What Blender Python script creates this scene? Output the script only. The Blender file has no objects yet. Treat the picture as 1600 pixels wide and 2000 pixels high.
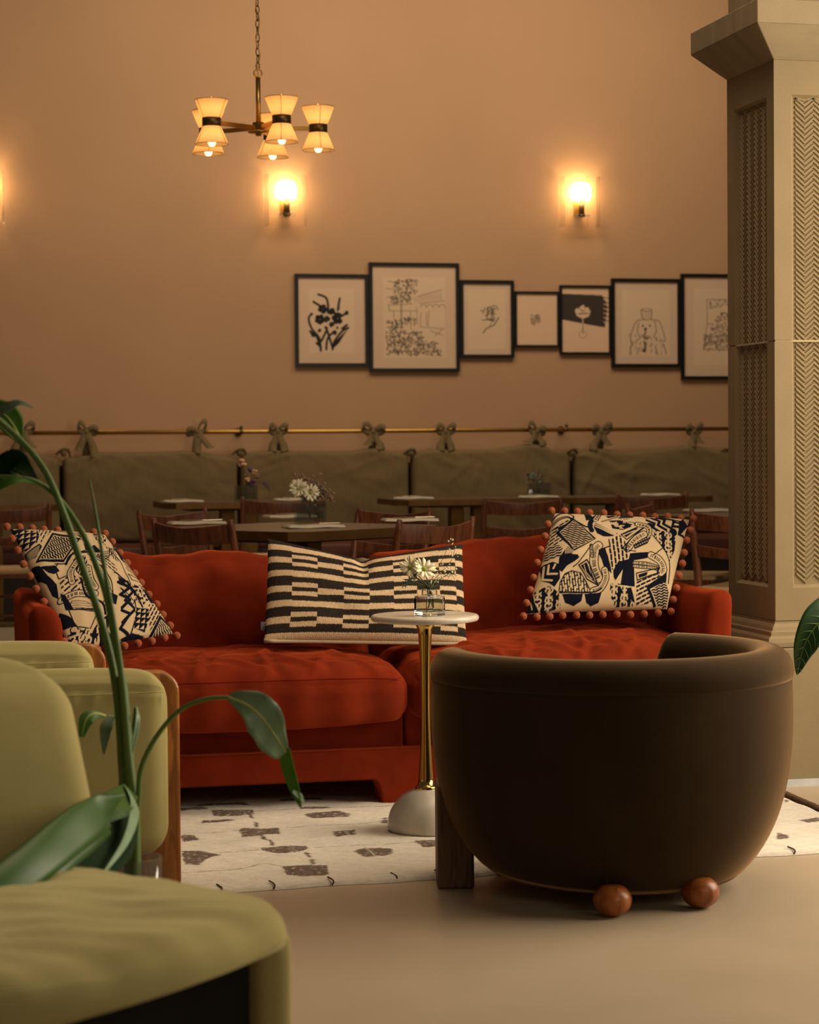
import bpy, bmesh, random
import numpy as np
from math import sin, cos, tan, atan, atan2, pi, radians, sqrt
from mathutils import Vector, Matrix
random.seed(7); rng = np.random.default_rng(7)
SC = bpy.context.scene; COL = SC.collection

# ---------------------------------------------------------------- camera
F = 4300.0; CAMH = 1.08
yaw = atan(1007 / F); pitch = -radians(1.67); roll = 0.008
fw = np.array([sin(yaw) * cos(pitch), cos(yaw) * cos(pitch), sin(pitch)])
r0 = np.array([cos(yaw), -sin(yaw), 0.0]); u0 = np.cross(r0, fw)
rt = r0 * cos(roll) - u0 * sin(roll); up = u0 * cos(roll) + r0 * sin(roll)
EYE = np.array([0, 0, CAMH])
cd = bpy.data.cameras.new('camera'); cam = bpy.data.objects.new('camera', cd); COL.objects.link(cam)
m = Matrix.Identity(4)
for i in range(3):
    m[i][0] = rt[i]; m[i][1] = up[i]; m[i][2] = -fw[i]; m[i][3] = EYE[i]
cam.matrix_world = m
cd.sensor_fit = 'VERTICAL'; cd.sensor_height = 36; cd.lens = F / 2000 * 36
cd.clip_end = 100; cd.clip_start = 0.05
cd.dof.use_dof = True; cd.dof.focus_distance = 6.35; cd.dof.aperture_fstop = 77.4 / 12.0
SC.camera = cam
SC.view_settings.view_transform = 'Standard'; SC.view_settings.look = 'None'
SC.view_settings.gamma = 1; SC.view_settings.use_curve_mapping = False
SC.view_settings.exposure = 0.0
# ---------------------------------------------------------------- world and daylight
W = bpy.data.worlds.new('world'); SC.world = W; W.use_nodes = True
W.node_tree.nodes['Background'].inputs[0].default_value = (1.0, 0.74, 0.52, 1)
W.node_tree.nodes['Background'].inputs[1].default_value = 0.065
def area(name, loc, tgt, sx, sy, e, c):
    l = bpy.data.lights.new(name, 'AREA'); l.shape = 'RECTANGLE'; l.size = sx; l.size_y = sy
    l.energy = e; l.color = c
    o = bpy.data.objects.new(name, l); COL.objects.link(o); o.location = loc
    o.rotation_euler = (Vector(tgt) - Vector(loc)).to_track_quat('-Z', 'Y').to_euler()
    return o
# tall shop window on the right side of the room, daylight
area('window_light', (4.2, 5.0, 1.75), (1.6, 5.3, 0.6), 2.4, 2.3, 150, (1.0, 0.84, 0.62))
area('front_fill', (3.6, -1.2, 2.6), (1.2, 5.5, 0.6), 2.5, 2.0, 34, (1.0, 0.84, 0.62))  # added soft fill from behind the camera, no such source in the room
# light of the other ceiling lamps over the dining area
area('ceiling_light', (3.4, 12.6, 4.6), (3.2, 15.0, 1.6), 5.0, 1.5, 104, (1.0, 0.80, 0.56))
area('overhead_fill', (2.1, 5.9, 4.6), (1.5, 5.5, 0.4), 3.0, 2.5, 96, (1.0, 0.74, 0.50))  # added overhead fill for the lounge, stands for no actual lamp

# ---------------------------------------------------------------- pixel to place helpers (photo 1600x2000)
def ray(x, y): return fw + rt * (x - 800) / F + up * (1000 - y) / F
def atz(x, y, z=0.0): d = ray(x, y); return EYE + d * ((z - CAMH) / d[2])
def atY(x, y, Y): d = ray(x, y); return EYE + d * (Y / d[1])
def atd(x, y, d): return EYE + ray(x, y) * d          # at distance d along the view axis

# ---------------------------------------------------------------- materials
def s2l(c):
    return tuple((v / 255 / 12.92) if v / 255 <= .04045 else ((v / 255 + .055) / 1.055) ** 2.4 for v in c) + (1.0,)
def mat(name, c, rough=.6, metal=0, noise=0, nscale=20, bump=0, bscale=200, sheen=0, sheen_t=None, trans=0, ior=1.45,
        emit=None, es=0, attr=None, coat=0, spec=None, stretch=None, srough=.35):
    M = bpy.data.materials.new(name); M.use_nodes = True; nt = M.node_tree; P = nt.nodes['Principled BSDF']
    col = s2l(c)
    P.inputs['Base Color'].default_value = col; P.inputs['Roughness'].default_value = rough
    P.inputs['Metallic'].default_value = metal; P.inputs['IOR'].default_value = ior
    P.inputs['Transmission Weight'].default_value = trans
    P.inputs['Coat Weight'].default_value = coat
    if spec is not None: P.inputs['Specular IOR Level'].default_value = spec
    if sheen:
        P.inputs['Sheen Weight'].default_value = sheen; P.inputs['Sheen Roughness'].default_value = srough
        P.inputs['Sheen Tint'].default_value = s2l(sheen_t or c)
    if emit: P.inputs['Emission Color'].default_value = s2l(emit); P.inputs['Emission Strength'].default_value = es
    tc = nt.nodes.new('ShaderNodeTexCoord'); mp = nt.nodes.new('ShaderNodeMapping')
    nt.links.new(tc.outputs['Object'], mp.inputs[0])
    if stretch: mp.inputs['Scale'].default_value = stretch
    src = None
    if attr:
        a = nt.nodes.new('ShaderNodeAttribute'); a.attribute_name = attr; src = a.outputs['Color']
    if noise:
        n = nt.nodes.new('ShaderNodeTexNoise'); n.inputs['Scale'].default_value = nscale; n.inputs['Detail'].default_value = 6
        nt.links.new(mp.outputs[0], n.inputs['Vector'])
        mx = nt.nodes.new('ShaderNodeMix'); mx.data_type = 'RGBA'; mx.blend_type = 'MULTIPLY'; mx.inputs[0].default_value = 1
        rp = nt.nodes.new('ShaderNodeMapRange'); rp.inputs[1].default_value = .3; rp.inputs[2].default_value = .7
        rp.inputs[3].default_value = 1 - noise; rp.inputs[4].default_value = 1 + noise * .6
        nt.links.new(n.outputs[0], rp.inputs[0]); nt.links.new(rp.outputs[0], mx.inputs[7])
        if src: nt.links.new(src, mx.inputs[6])
        else: mx.inputs[6].default_value = col
        src = mx.outputs[2]
    if src: nt.links.new(src, P.inputs['Base Color'])
    if bump:
        n = nt.nodes.new('ShaderNodeTexNoise'); n.inputs['Scale'].default_value = bscale; n.inputs['Detail'].default_value = 3
        b = nt.nodes.new('ShaderNodeBump'); b.inputs['Strength'].default_value = bump; b.inputs['Distance'].default_value = .002
        nt.links.new(mp.outputs[0], n.inputs['Vector'])
        nt.links.new(n.outputs[0], b.inputs['Height']); nt.links.new(b.outputs[0], P.inputs['Normal'])
    return M
def wood(name, c1, c2, scale=6, rough=.4, axis=(1, 1, .12)):
    M = mat(name, c1, rough); nt = M.node_tree; P = nt.nodes['Principled BSDF']
    tc = nt.nodes.new('ShaderNodeTexCoord'); mp = nt.nodes.new('ShaderNodeMapping'); mp.inputs['Scale'].default_value = axis
    n = nt.nodes.new('ShaderNodeTexNoise'); n.inputs['Scale'].default_value = scale * 8; n.inputs['Detail'].default_value = 6
    n.inputs['Distortion'].default_value = 1.2
    r = nt.nodes.new('ShaderNodeValToRGB'); r.color_ramp.elements[0].position = .38; r.color_ramp.elements[1].position = .62
    r.color_ramp.elements[0].color = s2l(c2); r.color_ramp.elements[1].color = s2l(c1)
    nt.links.new(tc.outputs['Object'], mp.inputs[0]); nt.links.new(mp.outputs[0], n.inputs['Vector'])
    nt.links.new(n.outputs[0], r.inputs[0]); nt.links.new(r.outputs[0], P.inputs['Base Color'])
    return M
def pane_glass(name, refl=1.0, tint=(255, 255, 255)):
    M = bpy.data.materials.new(name); M.use_nodes = True; nt = M.node_tree; nt.nodes.clear()
    o = nt.nodes.new('ShaderNodeOutputMaterial'); mx = nt.nodes.new('ShaderNodeMixShader')
    t = nt.nodes.new('ShaderNodeBsdfTransparent'); t.inputs[0].default_value = s2l(tint); g = nt.nodes.new('ShaderNodeBsdfGlossy'); g.inputs['Roughness'].default_value = .04
    fr = nt.nodes.new('ShaderNodeLayerWeight'); fr.inputs[0].default_value = .5
    pw = nt.nodes.new('ShaderNodeMath'); pw.operation = 'POWER'; pw.inputs[1].default_value = 4
    mm = nt.nodes.new('ShaderNodeMath'); mm.operation = 'MULTIPLY_ADD'; mm.inputs[1].default_value = min(.8, refl * .5); mm.inputs[2].default_value = .022 * refl
    nt.links.new(fr.outputs['Facing'], pw.inputs[0]); nt.links.new(pw.outputs[0], mm.inputs[0]); nt.links.new(mm.outputs[0], mx.inputs[0])
    nt.links.new(t.outputs[0], mx.inputs[1]); nt.links.new(g.outputs[0], mx.inputs[2]); nt.links.new(mx.outputs[0], o.inputs[0])
    return M
MT = dict(
    wall=mat('plaster_wall', (188, 149, 114), .9, noise=.05, nscale=1.2, bump=.15, bscale=60),
    floor=mat('polished_concrete', (172, 155, 132), .42, noise=.10, nscale=1.6, bump=.03, bscale=30, spec=.35),
    red=mat('rust_velvet', (118, 38, 15), .95, noise=.22, nscale=9, bump=.15, bscale=600, sheen=.4, sheen_t=(255, 112, 52), spec=.1),
    piping=mat('rust_piping', (110, 26, 10), .9, sheen=.3, sheen_t=(255, 90, 40), spec=.1),
    brown=mat('brown_velvet', (50, 38, 24), .95, noise=.16, nscale=7, bump=.12, bscale=600, sheen=.8, sheen_t=(208, 168, 124), spec=.1),
    green=mat('olive_green_velvet', (168, 158, 106), .95, noise=.14, nscale=5, bump=.12, bscale=600, sheen=.6, sheen_t=(232, 220, 170), spec=.1),
    dark=mat('painted_recess_shade', (20, 17, 12), .95),
    oak=wood('walnut_slab', (186, 122, 58), (134, 80, 34), 4, .35),
    darkoak=wood('brown_oak_block', (112, 84, 60), (84, 60, 42), 6, .6),
    foot=wood('turned_wood', (160, 92, 38), (118, 62, 24), 5, .35),
    chair=wood('dining_chair_wood', (116, 66, 38), (84, 44, 25), 5, .4),
    cord=mat('paper_cord', (196, 164, 118), .85, noise=.2, nscale=80, bump=.5, bscale=150, stretch=(1, 6, 1)),
    brass=mat('polished_brass', (200, 170, 104), .16, metal=1),
    brassd=mat('satin_brass', (200, 156, 84), .34, metal=1),
    aged=mat('aged_brass', (112, 82, 44), .5, metal=.75, noise=.2, nscale=12),
    bronze=mat('bronze_band', (96, 78, 50), .4, metal=.8),
    marble=mat('white_marble', (206, 198, 184), .25, noise=.3, nscale=9, stretch=(1, 1, .5), spec=.5),
    marbletop=mat('honed_marble_top', (206, 196, 180), .3, noise=.25, nscale=12),
    stone=mat('carved_limestone', (140, 122, 91), .85, noise=.08, nscale=5, bump=.35, bscale=260),
    mortar=mat('pale_mortar', (176, 160, 128), .9),
    capstone=mat('stained_limestone', (142, 126, 98), .85, noise=.2, nscale=3, bump=.3, bscale=260, stretch=(1, 5, .5)),
    olive=mat('olive_ticking_cloth', (120, 101, 68), .9, noise=.12, nscale=60, bump=.3, bscale=500, sheen=.2, stretch=(3, 3, .1)),
    leather=mat('rust_brown_leather', (86, 40, 22), .5, noise=.15, nscale=8),
    dkwood=mat('dark_stained_panel', (44, 26, 16), .6, noise=.2, nscale=6),
    tabletop=mat('dark_table_laminate', (82, 66, 50), .45, noise=.12, nscale=20),
    black=mat('black_frame_paint', (17, 14, 12), .4),
    paper=mat('art_paper', (215, 180, 145), .8, attr='Col'),
    print_=mat('printed_cotton', (200, 180, 150), .95, attr='Col', bump=.3, bscale=700, spec=.1, sheen=.1, sheen_t=(220, 200, 170)),
    weave=mat('woven_stripe_cloth', (200, 180, 150), .95, attr='Col', noise=.18, nscale=160, bump=.8, bscale=260, stretch=(1.6, 1, .5), spec=.1),
    rug=mat('wool_rug_pile', (200, 190, 170), 1, attr='Col', noise=.12, nscale=90, bump=.8, bscale=220, spec=.05, stretch=(.4, 1.6, 1)),
    fringe=mat('rug_edge_wool', (196, 178, 148), 1, bump=.5, bscale=200, spec=.05),
    fringed=mat('rug_brown_wool', (96, 74, 58), 1, noise=.4, nscale=80, bump=.8, bscale=200, spec=.05),
    pom=mat('terracotta_wool', (160, 92, 64), 1, noise=.25, nscale=150, bump=.8, bscale=400, sheen=.5, sheen_t=(255, 170, 130), spec=.05),
    glass=mat('clear_glass', (255, 255, 255), .02, trans=1, ior=1.45),
    pane=pane_glass('picture_glass'),
    water=pane_glass('water', .8, (236, 240, 232)),
    thin=pane_glass('thin_glass', 5, (236, 238, 234)),
    shade=None,
    stem=mat('green_stem', (82, 110, 44), .5, noise=.15, nscale=12),
    stemd=mat('thin_green_stem', (82, 96, 52), .6),
    leaf=mat('glossy_leaf', (62, 106, 22), .5, noise=.25, nscale=9, spec=.25),
    leafpale=mat('pale_leaf_underside', (122, 152, 118), .5, noise=.18, nscale=14),
    leafblue=mat('dusty_green_leaf', (108, 136, 104), .45, noise=.2, nscale=18),
    leafroll=mat('deep_green_leaf', (46, 88, 16), .42, noise=.2, nscale=7, spec=.3),
    leafdark=mat('dark_leaf', (20, 44, 16), .8, noise=.2, nscale=10, spec=.1),
    rib=mat('leaf_midrib', (160, 172, 92), .5),
    calathea=mat('dark_striped_leaf', (30, 66, 30), .4, noise=.35, nscale=16, spec=.4),
    petal=mat('cream_petal', (238, 230, 196), .7),
    yellow=mat('green_yellow_flower_centre', (150, 160, 60), .7),
    lilac=mat('dried_lilac_flower', (150, 124, 108), .85, noise=.3, nscale=60),
    purple=mat('purple_petal', (92, 62, 104), .7),
    peach=mat('peach_petal', (222, 176, 128), .7),
    thistle=mat('blue_green_thistle', (92, 108, 96), .8),
    napkin=mat('white_napkin', (220, 208, 188), .85),
    steel=mat('steel_cutlery', (190, 176, 156), .25, metal=1),
    copper=mat('copper_cutlery', (214, 128, 72), .25, metal=1),
    bulb=mat('lit_bulb', (255, 240, 210), .5, emit=(255, 214, 150), es=30),
    lampbulb=mat('small_lit_bulb', (255, 230, 190), .5, emit=(255, 196, 120), es=11),
    white=mat('white_strip', (196, 200, 200), .8, noise=.1, nscale=30),
    tag=mat('grey_fabric_tag', (90, 90, 92), .8),
    wire=mat('fabric_flex', (196, 150, 96), .7),
)
def shade_mat():
    M = bpy.data.materials.new('pleated_shade'); M.use_nodes = True; nt = M.node_tree; nt.nodes.clear()
    o = nt.nodes.new('ShaderNodeOutputMaterial'); mx = nt.nodes.new('ShaderNodeMixShader'); mx.inputs[0].default_value = .6
    d = nt.nodes.new('ShaderNodeBsdfDiffuse'); t = nt.nodes.new('ShaderNodeBsdfTranslucent')
    d.inputs[0].default_value = s2l((250, 226, 190)); t.inputs[0].default_value = s2l((255, 222, 172))
    nt.links.new(d.outputs[0], mx.inputs[1]); nt.links.new(t.outputs[0], mx.inputs[2]); nt.links.new(mx.outputs[0], o.inputs[0])
    return M
MT['shade'] = shade_mat()

# ---------------------------------------------------------------- object helpers
def tag(o, label=None, cat=None, group=None, kind=None):
    if label: o['label'] = label
    if cat: o['category'] = cat
    if group: o['group'] = group
    if kind: o['kind'] = kind
    return o
def link_mesh(name, shape, mt, parent=None, smooth=True, colors=None, bevel=0, solid=0, sub=0, flip=False):
    V, Fc = shape; V = np.asarray(V, dtype=float)
    me = bpy.data.meshes.new(name)
    if isinstance(Fc, np.ndarray):
        n = len(Fc); k = Fc.shape[1]
        me.vertices.add(len(V)); me.vertices.foreach_set('co', V.ravel())
        me.loops.add(n * k); me.loops.foreach_set('vertex_index', Fc.ravel().astype(np.int32))
        me.polygons.add(n); me.polygons.foreach_set('loop_start', np.arange(0, n * k, k, dtype=np.int32))
        me.update(calc_edges=True)
    else:
        me.from_pydata(V.tolist(), [], [list(map(int, f)) for f in Fc]); me.update()
    if colors is not None:
        a = me.color_attributes.new('Col', 'FLOAT_COLOR', 'POINT')
        c = np.ones((len(V), 4)); c[:, :3] = colors; a.data.foreach_set('color', c.ravel())
    if not isinstance(Fc, np.ndarray):
        b = bmesh.new(); b.from_mesh(me); bmesh.ops.recalc_face_normals(b, faces=b.faces); b.to_mesh(me); b.free()
    me.polygons.foreach_set('use_smooth', [smooth] * len(me.polygons))
    me.materials.append(mt)
    o = bpy.data.objects.new(name, me); COL.objects.link(o)
    if parent is not None: o.parent = parent
    if bevel:
        md = o.modifiers.new('bevel', 'BEVEL'); md.width = bevel; md.segments = 3; md.limit_method = 'ANGLE'; md.angle_limit = radians(40)
        md.harden_normals = False
    if solid:
        md = o.modifiers.new('solid', 'SOLIDIFY'); md.thickness = solid; md.offset = 0
    if sub:
        md = o.modifiers.new('sub', 'SUBSURF'); md.levels = sub; md.render_levels = sub
    return o
class T:
    """a thing: an Empty at its base; part() takes world coordinates unless local=True"""
    def __init__(s, name, label, cat, loc=(0, 0, 0), rz=0.0, group=None):
        o = bpy.data.objects.new(name, None); COL.objects.link(o); o.location = loc; o.rotation_euler = (0, 0, rz)
        o.empty_display_size = .1
        tag(o, label, cat, group); s.o = o; s.loc = np.array(loc, float); s.rz = rz
    def part(s, name, shape, mt, local=False, parent=None, **k):
        V, Fc = shape; V = np.asarray(V, float).copy()
        if not local:
            V = V - s.loc
            c, n = cos(-s.rz), sin(-s.rz)
            V = np.stack([V[:, 0] * c - V[:, 1] * n, V[:, 0] * n + V[:, 1] * c, V[:, 2]], 1)
        o = link_mesh(name, (V, Fc), mt, parent or s.o, **k)
        return o
def copy_tree(o, parent=None):
    c = o.copy(); COL.objects.link(c)
    if parent: c.parent = parent
    for ch in [x for x in KIDS.get(o.name, [])]: copy_tree(ch, c)
    return c
KIDS = {}
def snapshot(o):
    KIDS[o.name] = list(o.children)
    for c in o.children: snapshot(c)

# ---------------------------------------------------------------- shapes
def join(*S):
    V = []; Fc = []; n = 0
    for v, f in S:
        v = np.asarray(v, float); V.append(v)
        Fc += [[int(i) + n for i in q] for q in f]; n += len(v)
    return np.concatenate(V), Fc
def box(x0, x1, y0, y1, z0, z1):
    V = [(x, y, z) for x in (x0, x1) for y in (y0, y1) for z in (z0, z1)]
    return np.array(V, float), [[0, 1, 3, 2], [4, 6, 7, 5], [0, 4, 5, 1], [2, 3, 7, 6], [0, 2, 6, 4], [1, 5, 7, 3]]
def prism(poly, z0, z1, plane='xy'):
    n = len(poly); V = []
    for z in (z0, z1):
        for a, b in poly:
            V.append((a, b, z) if plane == 'xy' else ((a, z, b) if plane == 'xz' else (z, a, b)))
    return np.array(V, float), [list(range(n))[::-1], list(range(n, 2 * n))] + [[i, (i + 1) % n, n + (i + 1) % n, n + i] for i in range(n)]
def tube(P, R, seg=10, cap=True, ell=None):
    P = np.array(P, float); n = len(P)
    if np.isscalar(R): R = [R] * n
    Tn = np.gradient(P, axis=0); Tn /= np.linalg.norm(Tn, axis=1)[:, None] + 1e-12
    a = np.array([0, 0, 1.0]) if abs(Tn[0][2]) < .9 else np.array([1.0, 0, 0])
    N = np.cross(Tn[0], a); N /= np.linalg.norm(N); V = []
    for i in range(n):
        N = N - Tn[i] * (N @ Tn[i]); N /= np.linalg.norm(N) + 1e-12; B = np.cross(Tn[i], N)
        for k in range(seg):
            t = 2 * pi * k / seg
            V.append(P[i] + R[i] * (N * cos(t) + B * sin(t) * (ell or 1)))
    Fc = [[i * seg + k, i * seg + (k + 1) % seg, (i + 1) * seg + (k + 1) % seg, (i + 1) * seg + k] for i in range(n - 1) for k in range(seg)]
    if cap: Fc += [list(range(seg))[::-1], list(range((n - 1) * seg, n * seg))]
    return np.array(V), Fc
def lathe(prof, seg=32, c=(0, 0, 0), cap=True):
    V = []; n = len(prof)
    for r, z in prof:
        for k in range(seg):
            t = 2 * pi * k / seg; V.append((c[0] + r * cos(t), c[1] + r * sin(t), c[2] + z))
    Fc = [[i * seg + k, i * seg + (k + 1) % seg, (i + 1) * seg + (k + 1) % seg, (i + 1) * seg + k] for i in range(n - 1) for k in range(seg)]
    if cap: Fc += [list(range(seg))[::-1], list(range((n - 1) * seg, n * seg))]
    return np.array(V), Fc
def ball(c, r, seg=12, rings=8, sq=1.0):
    prof = [(max(r * sin(pi * i / rings), r * .02), -r * sq * cos(pi * i / rings)) for i in range(rings + 1)]
    return lathe(prof, seg, c)
def smoothpath(P, n=24):
    P = np.array(P, float); t = np.linspace(0, len(P) - 1, n); out = []
    for s in t:
        i = min(int(s), len(P) - 2); f = s - i
        a, b, c, d = P[max(i - 1, 0)], P[i], P[i + 1], P[min(i + 2, len(P) - 1)]
        out.append(.5 * ((2 * b) + (-a + c) * f + (2 * a - 5 * b + 4 * c - d) * f * f + (-a + 3 * b - 3 * c + d) * f ** 3))
    return np.array(out)
def cube_grid(nx, ny, nz):
    """surface lattice of a cube in [-1,1]^3, welded"""
    idx = {}; V = []; Fc = []
    def vid(i, j, k):
        q = (i, j, k)
        if q not in idx: idx[q] = len(V); V.append((2 * i / nx - 1, 2 * j / ny - 1, 2 * k / nz - 1))
        return idx[q]
    for k in (0, nz):
        for i in range(nx):
            for j in range(ny):
                q = [vid(i, j, k), vid(i + 1, j, k), vid(i + 1, j + 1, k), vid(i, j + 1, k)]; Fc.append(q if k else q[::-1])
    for j in (0, ny):
        for i in range(nx):
            for k in range(nz):
                q = [vid(i, j, k), vid(i + 1, j, k), vid(i + 1, j, k + 1), vid(i, j, k + 1)]; Fc.append(q[::-1] if j else q)
    for i in (0, nx):
        for j in range(ny):
            for k in range(nz):
                q = [vid(i, j, k), vid(i, j + 1, k), vid(i, j + 1, k + 1), vid(i, j, k + 1)]; Fc.append(q if i else q[::-1])
    return np.array(V), np.array(Fc)
def rbox(size, r, n=(12, 12, 6)):
    """rounded box centred on the origin, half sizes given; returns verts, faces, unit params"""
    U, Fc = cube_grid(*n); s = np.array(size, float)
    # concentrate lattice near the edges
    U2 = np.sign(U) * (1 - (1 - np.abs(U)) ** 1.35)
    p = U2 * s; inner = np.clip(p, -(s - r), s - r); d = p - inner
    L = np.linalg.norm(d, axis=1)[:, None]; L[L < 1e-9] = 1
    edge = (np.abs(U) > .999).any(axis=1)[:, None]
    V = np.where(edge & (np.linalg.norm(d, axis=1)[:, None] > 1e-9), inner + r * d / L, p)
    return V, Fc, U2
def snoise(x, y, s=1.0, k=0):
    return (np.sin(x * 3.1 * s + 1.3 * np.sin(y * 2.3 * s + k) + k) + np.sin(y * 4.3 * s + 1.7 * np.sin(x * 1.9 * s - k) + 2 * k)
            + .6 * np.sin((x + y) * 7.7 * s + 2 * np.sin(y * 3.3 * s) + 3 * k)) / 2.6

# ---------------------------------------------------------------- ink canvas baked to vertex colours
class Canvas:
    def __init__(s, w, h, bg):
        s.w, s.h = w, h; s.a = np.zeros((h, w)); s.bg = np.array(s2l(bg)[:3])
    def _win(s, x0, y0, x1, y1):
        x0 = int(max(0, x0)); y0 = int(max(0, y0)); x1 = int(min(s.w, x1 + 2)); y1 = int(min(s.h, y1 + 2))
        if x1 <= x0 or y1 <= y0: return None
        return x0, y0, x1, y1
    lw = 1.0
    def line(s, P, wd=1.5, v=1.0, mask=None):
        wd = wd * s.lw  # near-black colour stands in for shade on the chair front
        for (ax, ay), (bx, by) in zip(P[:-1], P[1:]):
            q = s._win(min(ax, bx) - wd - 1, min(ay, by) - wd - 1, max(ax, bx) + wd + 1, max(ay, by) + wd + 1)
            if not q: continue
            X, Y = np.meshgrid(np.arange(q[0], q[2]) + .5, np.arange(q[1], q[3]) + .5)
            dx, dy = bx - ax, by - ay; L = dx * dx + dy * dy + 1e-9
            t = np.clip(((X - ax) * dx + (Y - ay) * dy) / L, 0, 1)
            D = np.hypot(X - ax - t * dx, Y - ay - t * dy)
            c = np.clip(wd / 2 + .5 - D, 0, 1)
            if mask is not None: c = c * mask[q[1]:q[3], q[0]:q[2]]
            A = s.a[q[1]:q[3], q[0]:q[2]]
            A[:] = A + (v - A) * c
    def mask(s, P):
        P = np.array(P, float); M = np.zeros((s.h, s.w), bool)
        q = s._win(P[:, 0].min(), P[:, 1].min(), P[:, 0].max(), P[:, 1].max())
        if not q: return M.astype(float)
        X, Y = np.meshgrid(np.arange(q[0], q[2]) + .5, np.arange(q[1], q[3]) + .5); I = np.zeros(X.shape, bool)
        for (ax, ay), (bx, by) in zip(P, np.roll(P, -1, 0)):
            if ay == by: continue
            c = ((ay > Y) != (by > Y)) & (X < (bx - ax) * (Y - ay) / (by - ay) + ax); I ^= c
        M[q[1]:q[3], q[0]:q[2]] = I
        return M.astype(float)
    def poly(s, P, v=1.0):
        M = s.mask(P); s.a = s.a * (1 - M) + v * M
    def disk(s, x, y, r, v=1.0, ry=None): s.poly([(x + r * cos(t), y + (ry or r) * sin(t)) for t in np.linspace(0, 2 * pi, 20)[:-1]], v)
    def arc(s, x, y, r, a0, a1, wd, v=1.0, mask=None):
        s.line([(x + r * cos(t), y + r * sin(t)) for t in np.linspace(a0, a1, 9)], wd, v, mask)
    def sample(s, X, Y, ink):
        X = np.clip(X, 0, s.w - 1.001); Y = np.clip(Y, 0, s.h - 1.001); x = X.astype(int); y = Y.astype(int); fx = X - x; fy = Y - y
        x1 = np.minimum(x + 1, s.w - 1); y1 = np.minimum(y + 1, s.h - 1)
        v = s.a[y, x] * (1 - fx) * (1 - fy) + s.a[y, x1] * fx * (1 - fy) + s.a[y1, x] * (1 - fx) * fy + s.a[y1, x1] * fx * fy
        i = np.array(s2l(ink)[:3])
        return s.bg[None, :] * (1 - v.reshape(-1, 1)) + i[None, :] * v.reshape(-1, 1)
def grid_faces(nu, nv, off=0, flip=False):
    i, j = np.meshgrid(np.arange(nu), np.arange(nv), indexing='ij'); a = (i * (nv + 1) + j).ravel() + off
    q = np.stack([a, a + nv + 1, a + nv + 2, a + 1], 1)
    return q[:, ::-1] if flip else q

# ================================================================ STRUCTURE
YW = 15.0
tag(link_mesh('wall_back', box(-8, 14, YW, YW + .2, 0, 6.0), MT['wall'], smooth=False), 'plain warm tan plaster wall behind the banquette', None, None, 'structure')
tag(link_mesh('floor', box(-8, 14, -2, YW, -.1, 0), MT['floor'], smooth=False), 'smooth beige concrete floor', None, None, 'structure')

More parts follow.
